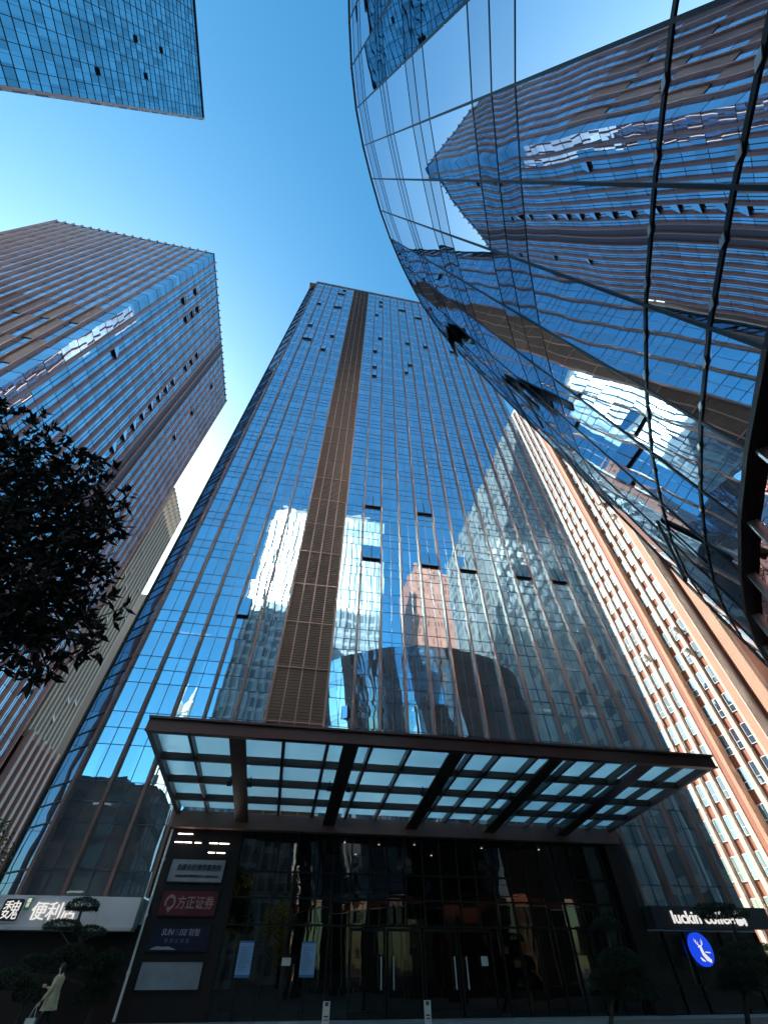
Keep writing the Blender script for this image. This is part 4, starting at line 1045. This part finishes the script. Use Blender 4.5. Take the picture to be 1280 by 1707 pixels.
def evergreen():
    r = random.Random(21)
    T = thing('evergreen_tree', 'dark broadleaf evergreen tree reaching in from the left edge', 'tree', (-7.6, 4.6, 0))
    tips = []
    # main lobes of the crown; each is a limb ending in many leafy shoots
    lobes = [((40, 760), 4.6, .75), ((110, 800), 4.5, .75), ((60, 850), 4.3, .9), ((130, 870), 4.4, .7), ((170, 885), 4.5, .38), ((20, 930), 4.4, .95), ((100, 925), 4.3, .6), ((70, 990), 4.4, .75), ((20, 1010), 4.6, .7), ((140, 935), 4.6, .35),
             ((120, 1045), 4.5, .5), ((155, 1058), 4.4, .28), ((60, 1060), 4.4, .5), ((20, 730), 4.7, .6), ((10, 820), 5.0, .9), ((-60, 800), 4.8, 1.0), ((-60, 930), 4.8, 1.0), ((-50, 1030), 4.8, .7), ((10, 1065), 4.6, .4), ((130, 790), 4.5, .4)]
    fol = MB(); wood = MB()
    wood.tube([(-7.7, 4.7, 0), (-7.5, 4.7, 1.6), (-7.6, 4.7, 3.2), (-7.3, 4.7, 4.8), (-7.2, 4.7, 6.5)], [.22, .19, .16, .12, .06], 10)
    for (pp, v, rad) in lobes:
        c = at_y(pp[0], pp[1], v)
        root = Vector((-7.5, 4.7, max(2.6, min(6.0, c.z - .9))))
        mid = root.lerp(c, .5) + Vector((0, 0, .15))
        wood.tube([root, mid, c], [.07, .045, .02], 6, cap=False)
        for j in range(int(30 * (rad / .6) ** 2)):
            q = c + rv(r) * rad * (r.random() ** .45) * Vector((1, .9, .8)).length / 1.55
            d0 = ((q - c).normalized() + rv(r) * .7 + Vector((0, 0, .25))).normalized()
            if r.random() < .35: wood.tube([c.lerp(q, .3), q], [.012, .006], 4, cap=False)
            n = r.randint(6, 10)
            for i in range(n):
                dd = (d0 * .55 + rv(r)).normalized()
                leaf(fol, q + d0 * r.uniform(-.06, .10), dd, rv(r), r.uniform(.12, .19), r.uniform(.045, .065))
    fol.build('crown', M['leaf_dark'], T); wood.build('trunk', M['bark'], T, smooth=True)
evergreen()
def pad(mb, c, rx, ry, rz, n, r, L=.07):
    for i in range(n):
        v = rv(r); 
        if v.z < -.35: v.z *= .3
        rr = 1 - .35 * r.random() ** 2
        p = Vector((c[0] + v.x * rx * rr, c[1] + v.y * ry * rr, c[2] + v.z * rz * rr))
        leaf(mb, p, (v + rv(r) * .8).normalized(), rv(r), L * r.uniform(.7, 1.4), L * .42)
def topiary(name, label, base, pads, seed, trunks, group=None):
    r = random.Random(seed); T = thing(name, label, 'topiary', base, group)
    m = MB()
    for pts, w in trunks: m.tube(pts, [w * (1 - .5 * i / (len(pts) - 1)) for i in range(len(pts))], 7)
    m.build('trunk', M['bark'], T, smooth=True)
    m = MB()
    for (c, rx, ry, rz) in pads: pad(m, c, rx, ry, rz, int(1500 * rx * rz / .12) + 500, r, .075)
    m.build('crown', M['leaf_topiary'], T)
V = 25.0
def tp(px, py, v=V): return at_y(px, py, v)
def scr_pad(px, py, wpx, hpx, v=V):
    c = tp(px, py, v); a = tp(px - wpx, py, v); b = tp(px, py - hpx, v); return ((c.x, c.y, c.z), abs(c.x - a.x), abs(c.x - a.x) * .9, abs(b.z - c.z))
tb = tp(150, 1700, V)
pd = [scr_pad(138, 1512, 26, 15), scr_pad(105, 1545, 30, 12), scr_pad(150, 1555, 26, 11), scr_pad(125, 1590, 34, 16), scr_pad(165, 1610, 30, 18), scr_pad(170, 1640, 26, 18), scr_pad(90, 1615, 34, 16), scr_pad(182, 1600, 22, 18), scr_pad(150, 1665, 30, 20), scr_pad(60, 1605, 24, 14)]
stem = [Vector((tb.x - .1, V, 0)), Vector((tb.x + .05, V, 1.0)), tp(135, 1570), tp(131, 1535), tp(137, 1515)]
topiary('cloud_pruned_tree', 'cloud pruned evergreen with a rounded top pad before the white shop fascia', (tb.x, V, 0), pd, 4,
        [(stem, .09), ([stem[1], tp(100, 1550)], .04), ([stem[2], tp(155, 1560)], .035), ([stem[1], tp(168, 1630)], .05), ([stem[1], tp(85, 1620)], .05)])
pd = [scr_pad(15, 1640, 34, 26, 24.0), scr_pad(50, 1660, 26, 26, 24.0)]; tb = tp(30, 1700, 24.0)
topiary('clipped_shrub', 'low rounded dark shrub at the bottom left corner beside the walker', (tb.x, 24, 0), pd, 5, [([(tb.x, 24, 0), (tb.x, 24, 1.2)], .06)])
vv = 22.0; tb = tp(1010, 1700, vv)
pd = [scr_pad(1012, 1545, 22, 14, vv), scr_pad(1035, 1610, 34, 30, vv), scr_pad(1050, 1655, 42, 34, vv), scr_pad(1010, 1640, 24, 26, vv)]
topiary('cloud_pruned_tree', 'dark cloud pruned evergreen with a small round top right of the lobby doors', (tb.x, vv, 0), pd, 6, [([(tb.x, vv, 0), tp(1025, 1620, vv), tp(1012, 1550, vv)], .09)])
vv = 22.5; tb = tp(1240, 1700, vv)
pd = [scr_pad(1205, 1526, 34, 10, vv), scr_pad(1250, 1592, 42, 22, vv), scr_pad(1228, 1635, 26, 22, vv), scr_pad(1255, 1640, 50, 30, vv), scr_pad(1190, 1512, 28, 5, vv)]
topiary('cloud_pruned_tree', 'broad dark cloud pruned evergreen partly covering the cafe lettering', (tb.x, vv, 0), pd, 8, [([(tb.x, vv, 0), tp(1235, 1600, vv), tp(1220, 1535, vv)], .10), ([tp(1235, 1620, vv), tp(1250, 1600, vv)], .04)])
def twig_tree():
    r = random.Random(33); v = 13.0; T = thing('young_tree', 'young tree with yellowing leaves at the far left edge', 'tree', (-8.6, v, 0))
    w = MB(); w.tube([(-8.75, v, 0), (-8.7, v, 2.5), (-8.6, v, 4.4)], [.06, .045, .015], 6)
    f = MB()
    for (px, py, n, sp) in ((5, 1385, 45, .22), (3, 1420, 55, .25), (-20, 1400, 90, .45), (-15, 1440, 60, .4), (8, 1372, 14, .12)):
        c = at_y(px, py, v); w.tube([(-8.68, v, c.z - .5), tuple(c)], [.02, .008], 5)
        for i in range(n): leaf(f, c + rv(r) * sp * r.random() ** .5, rv(r), rv(r), r.uniform(.07, .12), .045)
    w.build('trunk', M['bark'], T, smooth=True); f.build('crown', leaf_mat('yellowing_leaf', (.16, .12, .03), .5), T)
twig_tree()

# ------------------------------------------------------------------ person with a bag
def skin_body(name, chains, mat, parent, levels=1):
    verts, edges, rad = [], [], []
    index = {}
    def vid(p, r):
        key = tuple(round(x, 4) for x in p)
        if key not in index: index[key] = len(verts); verts.append(p); rad.append(r)
        return index[key]
    for ch in chains:
        prev = None
        for (p, r) in ch:
            i = vid(p, r)
            if prev is not None and prev != i: edges.append((prev, i))
            prev = i
    me = bpy.data.meshes.new(name); me.from_pydata(verts, edges, []); o = bpy.data.objects.new(name, me); COL.objects.link(o)
    sm = o.modifiers.new('skin', 'SKIN')
    for i, r in enumerate(rad): me.skin_vertices[0].data[i].radius = (r, r) if not isinstance(r, tuple) else r
    me.skin_vertices[0].data[0].use_root = True
    ss = o.modifiers.new('sub', 'SUBSURF'); ss.levels = levels; ss.render_levels = levels
    dg = bpy.context.evaluated_depsgraph_get(); dg.update()
    m2 = bpy.data.meshes.new_from_object(o.evaluated_get(dg)); bpy.data.objects.remove(o)
    m2.materials.clear(); m2.materials.append(mat); m2.polygons.foreach_set('use_smooth', [True] * len(m2.polygons))
    ob = bpy.data.objects.new(name, m2); COL.objects.link(ob)
    if parent: attach(ob, parent)
    return ob
def person():
    v = 23.0
    hd = at_y(106, 1618, v)                # head
    bx = hd.x
    M['skin'] = pbr('skin', (0.55, 0.36, 0.27), .5, 0, .05, 6)
    M['coat'] = pbr('beige_wool_coat', (0.50, 0.40, 0.26), .85, 0, .3, 7)
    M['hair'] = pbr('black_hair', (0.012, 0.009, 0.008), .5)
    M['trousers'] = pbr('dark_trousers', (0.02, 0.02, 0.025), .8)
    M['bag'] = pbr('white_paper_bag', (0.62, 0.66, 0.55), .6)
    T = thing('person', 'person in a beige coat walking with a white bag beside the cloud pruned tree', 'person', (bx, v, 0))
    def P(x, y, z): return (bx + x, v + y, z)
    hip = (P(0, 0, .90), .13)
    ch = [[hip, (P(-.01, 0, 1.08), .125), (P(-.02, 0, 1.26), .135), (P(-.02, 0, 1.39), .09), (P(-.03, -.01, 1.46), .052), (P(-.04, -.02, 1.54), .075), (P(-.04, -.02, 1.60), .085), (P(-.04, -.015, 1.66), .065)]]
    for s, kx in ((1, .16), (-1, -.18)):
        ch.append([hip, (P(.02, .09 * s, .82), .10), (P(kx * .5 - .02, .09 * s, .48), .065), (P(kx + (.08 if s > 0 else -.02), .09 * s, .10), .042), (P(kx + (.08 if s > 0 else -.02) - .03, .09 * s, .045), .045), (P(kx + (.08 if s > 0 else -.02) - .17, .09 * s, .035), .03)])
    sh = (P(-.02, 0, 1.36), .10)
    hands = []
    for s, el, wr in ((-1, P(-.10, -.23, 1.06), P(-.24, -.26, .86)), (1, P(-.16, .22, 1.10), P(-.38, .17, 1.16))):
        ch.append([(P(-.02, 0, 1.39), .09), (P(-.02, .17 * s, 1.36), .058), (el, .043), (wr, .028)])
        hands.append((s, Vector(el), Vector(wr)))
    body = skin_body('body', ch, M['skin'], T, 2)
    # hands: palm, four fingers of unequal length, thumb off the side
    for s, el, wr in hands:
        d = (wr - el).normalized(); side = d.cross(Vector((0, s, .2))).normalized(); nrm = side.cross(d)
        curl = 1.0 if s < 0 else .45
        pc = []
        palm = wr + d * .05
        pc.append([(tuple(wr), .024), (tuple(palm), .030), (tuple(wr + d * .085), .028)])
        for i, (o, L) in enumerate(((-.03, .060), (-.01, .072), (.01, .068), (.03, .052))):
            b = wr + d * .085 + side * o; k1 = b + d * L * .5 + nrm * .012 * curl; k2 = k1 + d * L * .35 - nrm * .03 * curl; k3 = k2 + d * L * .1 * (1 - curl) - nrm * .028 * curl
            pc.append([(tuple(wr + d * .085), .028), (tuple(b), .011), (tuple(k1), .009), (tuple(k2), .0085), (tuple(k3), .007)])
        pc.append([(tuple(palm), .030), (tuple(palm + side * -.035 - nrm * .01), .012), (tuple(palm + side * -.055 + d * .03 - nrm * .015), .010), (tuple(palm + side * -.055 + d * .055 - nrm * .02), .008)])
        skin_body('hand', pc, M['skin'], T, 1)
    # face: nose, brow, ears, eyes, mouth (head looks to -X, a little towards the viewer)
    hc = Vector(P(-.045, -.02, 1.585)); fd = Vector((-.93, -.36, 0)).normalized(); fs = Vector((-fd.y, fd.x, 0))
    f = MB(); f.tube([hc + fd * .078 + Vector((0, 0, .02)), hc + fd * .105 + Vector((0, 0, -.012)), hc + fd * .082 + Vector((0, 0, -.02))], [.008, .014, .008], 6)
    for s in (-1, 1): f.tube([hc + fs * s * .080 + Vector((0, 0, -.025)), hc + fs * s * .090 + Vector((0, 0, 0)), hc + fs * s * .082 + Vector((0, 0, .025))], [.008, .016, .008], 6)
    f.build('nose', M['skin'], T, smooth=True)
    f = MB()
    for s in (-1, 1): f.tube([hc + fd * .076 + fs * s * .02 + Vector((0, 0, .015)), hc + fd * .072 + fs * s * .044 + Vector((0, 0, .015))], [.008, .006], 6)
    f.tube([hc + fd * .082 - fs * .02 + Vector((0, 0, -.045)), hc + fd * .082 + fs * .02 + Vector((0, 0, -.045))], [.006, .006], 5); f.build('eyes_and_mouth', M['hair'], T)
    # hair cap and shoulder-length fall
    h = MB(); rr = random.Random(2)
    n = 14
    for i in range(n):
        a0, a1 = (i / n) * 2 * pi, ((i + 1) / n) * 2 * pi
        prof = [(.02, .122), (.07, .105), (.102, .05), (.108, -.02), (.098, -.10), (.085, -.16)]
        for j in range(len(prof) - 1):
            def pt(a, pr):
                d = Vector((cos(a), sin(a), 0)); fr = d.dot(fd)
                low = pr[1] if not (fr > .45 and pr[1] < .05) else .05
                return hc + d * pr[0] + Vector((0, 0, low + .015))
            h.quad(pt(a0, prof[j]), pt(a1, prof[j]), pt(a1, prof[j + 1]), pt(a0, prof[j + 1]))
    h.poly([hc + Vector((.02 * cos(i * 2 * pi / n), .02 * sin(i * 2 * pi / n), .137)) for i in range(n)])
    h.build('hair', M['hair'], T, smooth=True)
    # coat: shell with flared hem, collar and sleeves
    c = MB(); n = 20
    prof = [(1.50, .075, .08), (1.445, .085, .10), (1.40, .14, .20), (1.34, .165, .225), (1.22, .16, .205), (1.08, .165, .19), (.95, .195, .215), (.80, .215, .23), (.66, .25, .255)]
    for j in range(len(prof) - 1):
        for i in range(n):
            q = []
            for (z, rx, ry), ii in ((prof[j], i), (prof[j], i + 1), (prof[j + 1], i + 1), (prof[j + 1], i)):
                a = 2 * pi * (ii % n) / n; rip = 1 + (.05 * sin(a * 5) if z < 1.0 else 0); sx = -.02 + (.05 if z < .9 else .0) * (1.0 - z)
                q.append((bx + sx + rx * rip * cos(a), v + ry * rip * sin(a), z))
            c.quad(*q)
    co = c.build('coat', M['coat'], T, smooth=True)
    sl = [[(P(-.02, -.15, 1.38), .075), (P(-.04, -.21, 1.25), .07), (P(-.10, -.235, 1.06), .062), (P(-.21, -.255, .90), .052)], [(P(-.02, .15, 1.38), .075), (P(-.06, .21, 1.25), .07), (P(-.16, .225, 1.10), .062), (P(-.33, .18, 1.145), .05)]]
    for s in sl: skin_body('sleeve', [s], M['coat'], T, 1)
    tr = [[(P(0, 0, .84), .10)] + [(P(.02, .09 * s, .76), .10), (P(kx * .5 - .02, .09 * s, .48), .08), (P(kx + (.08 if s > 0 else -.02), .09 * s, .12), .062)] for s, kx in ((1, .16), (-1, -.18))]
    skin_body('trousers', tr, M['trousers'], T, 1)
    for s, kx in ((1, .16), (-1, -.18)):
        x = kx + (.08 if s > 0 else -.02); m = MB()
        m.tube([P(x + .05, .09 * s, .05), P(x - .03, .09 * s, .055), P(x - .13, .09 * s, .045), P(x - .21, .09 * s, .035)], [.04, .05, .045, .028], 8); m.build('shoe', M['hair'], T, smooth=True)
    # paper bag held by cord handles
    wr = Vector(P(-.24, -.26, .86)); d = (wr - Vector(P(-.10, -.23, 1.06))).normalized(); g = wr + d * .13
    B = thing('paper_bag', 'white paper carrier bag with cord handles held by the walker', 'bag', (g.x, g.y, .3))
    m = MB(); m.box(g.x - .14, g.x + .14, g.y - .06, g.y + .06, g.z - .62, g.z - .24); m.build('sack', M['bag'], B)
    m = MB()
    for y in (-.05, .05): m.tube([(g.x - .08, g.y + y, g.z - .25), (g.x - .03, g.y + y * .3, g.z - .02), (g.x, g.y, g.z + .0), (g.x + .03, g.y + y * .3, g.z - .02), (g.x + .08, g.y + y, g.z - .25)], [.006] * 5, 5)
    m.build('handle', M['window_frame'], B)
person()

# ------------------------------------------------------------------ the city behind the viewer (seen in the glass)
def behind():
    pale = pbr('pale_tower_wall', (0.30, 0.30, 0.30), .6, 0, .08, .3)
    M['pale_lower'] = grid_facade('pale_tower_lower', (0.36, 0.375, 0.39), (0.16, 0.20, 0.235), 2.1, 3.6, (.12, .3))
    mg = glass('pale_tower_reflector', (0.95, 0.95, 0.95), 0.85, base=(.15, .16, .175), amp=.03, nscale=.12, pane=((-100, 0, 0), (2.1, 1000, 3.6)), tilt=.04, rough=.23)
    T = thing('office_tower', 'broad white glass tower mirrored on both sides of the brown stripe', 'tower', (-2, -70, 0))
    m = MB(); m.box(-23.4, 19.0, -84, -61, 0, 124); m.box(-20, 15, -82, -61.5, 124.01, 128); m.build('wall', pale, T)
    # made-up saw-toothed front: glass turned to bounce sunlight onto the main facade
    g = MB(); p = MB(); tn = math.tan(radians(13)); w = 2.1
    x = -23.4
    while x < 18.9:
        for (za, zb, mi) in ((0, 80, 1), (80, 124, 0)): g.quad((x + .25, -60.6, za), (x + w, -60.6 + (w - .25) * tn, za), (x + w, -60.6 + (w - .25) * tn, zb), (x + .25, -60.6, zb), mi)  # upper bays reflect the sun, matte lower bays cut the light patch off
        p.box(x, x + .25, -61, -60.1, 0, 124.5); x += w
    for k_ in range(1, 35): p.box(-23.4, 19, -61, -60.55, 3.6 * k_ - .4, 3.6 * k_ + .4)
    g.build('curtain_wall', [mg, M['pale_lower']], T); p.build('pier', pale, T)
    pink = grid_facade('pink_tower_facade', (0.52, 0.22, 0.16), (0.42, 0.18, 0.135), 1.5, 3.3, (.5, .3))
    T = thing('apartment_tower', 'salmon pink tower mirrored in the middle of the blue glass facade', 'tower', (46, -88, 0))
    m = MB(); m.box(36, 62, -100, -80, 0, 118); m.box(39, 50, -98, -80.5, 118.01, 123); m.build('wall', pink, T)
    grey = grid_facade('grey_block_facade', (0.28, 0.25, 0.23), (0.17, 0.185, 0.19), 2.5, 3.5, (.15, .38))
    T = thing('office_block', 'grey office block mirrored in the right half of the blue glass facade', 'building', (58, -20, 0))
    m = MB(); m.box(43.5, 72, -56, 11, 0, 101); m.build('wall', grey, T)
    m = MB()
    for k_ in range(0, 9): m.box(43.3, 43.49, -56 + 7.5 * k_, -55.2 + 7.5 * k_, 0, 101)
    m.build('pier', M['concrete'], T)
    dk = grid_facade('dark_block_facade', (0.035, 0.03, 0.03), (0.02, 0.03, 0.035), 3.0, 3.4, (.2, .3))
    T = thing('office_block', 'low dark block mirrored at the lower left of the blue facade', 'building', (-31, -40, 0))
    m = MB(); m.box(-42, -22.5, -45, -30, 0, 21.5); m.box(-36, -28, -44, -31, 21.51, 23); m.build('wall', dk, T)
    # white hall with twin lanterns
    T = thing('church', 'small white building with twin lantern spires mirrored at the left of the facade', 'building', (-35, -84, 0))
    m = MB(); m.box(-39, -31, -90, -80, 0, 50); m.box(-42, -33, -92, -79.5, 0, 33); m.build('wall', M['white_paint'], T)
    for x in (-38.6, -35.8):
        m = MB(); m.tube([(x, -82, 50), (x, -82, 53), (x, -82, 53.1), (x, -82, 55.5), (x, -82, 56.5), (x, -82, 63)], [.9, .9, 1.3, 1.3, .4, .08], 10); m.build('spire', M['white_paint'], T)
    # autumn trees across the plaza, in shade; leaf colour brightened in place of sunlight
    r = random.Random(12)
    for (x, y, h, lab) in ((-6.5, -21, 10.0, 'yellow autumn tree mirrored in the lobby glass beside the sign pier'), (0.5, -23, 8.0, 'smaller yellow autumn tree mirrored in the lobby glass by the posters'), (34, -30, 9.0, 'yellow autumn tree behind the viewer at right')):
        T = thing('autumn_tree', lab, 'tree', (x, y, 0))
        w = MB(); w.tube([(x, y, 0), (x + .1, y, h * .4), (x, y + .1, h * .85)], [.2, .14, .03], 8)
        f = MB()
        for i in range(26):
            a = rv(r); c = Vector((x + a.x * 2.4, y + a.y * 2.4, h * .62 + a.z * h * .33)); w.tube([(x, y, c.z - 1.2), tuple(c)], [.05, .015], 5)
            for j in range(110): leaf(f, c + rv(r) * r.random() ** .5 * 1.1, rv(r), rv(r), .26, .17)
        w.build('trunk', M['bark'], T); f.build('crown', M['leaf_yellow'], T)
behind()
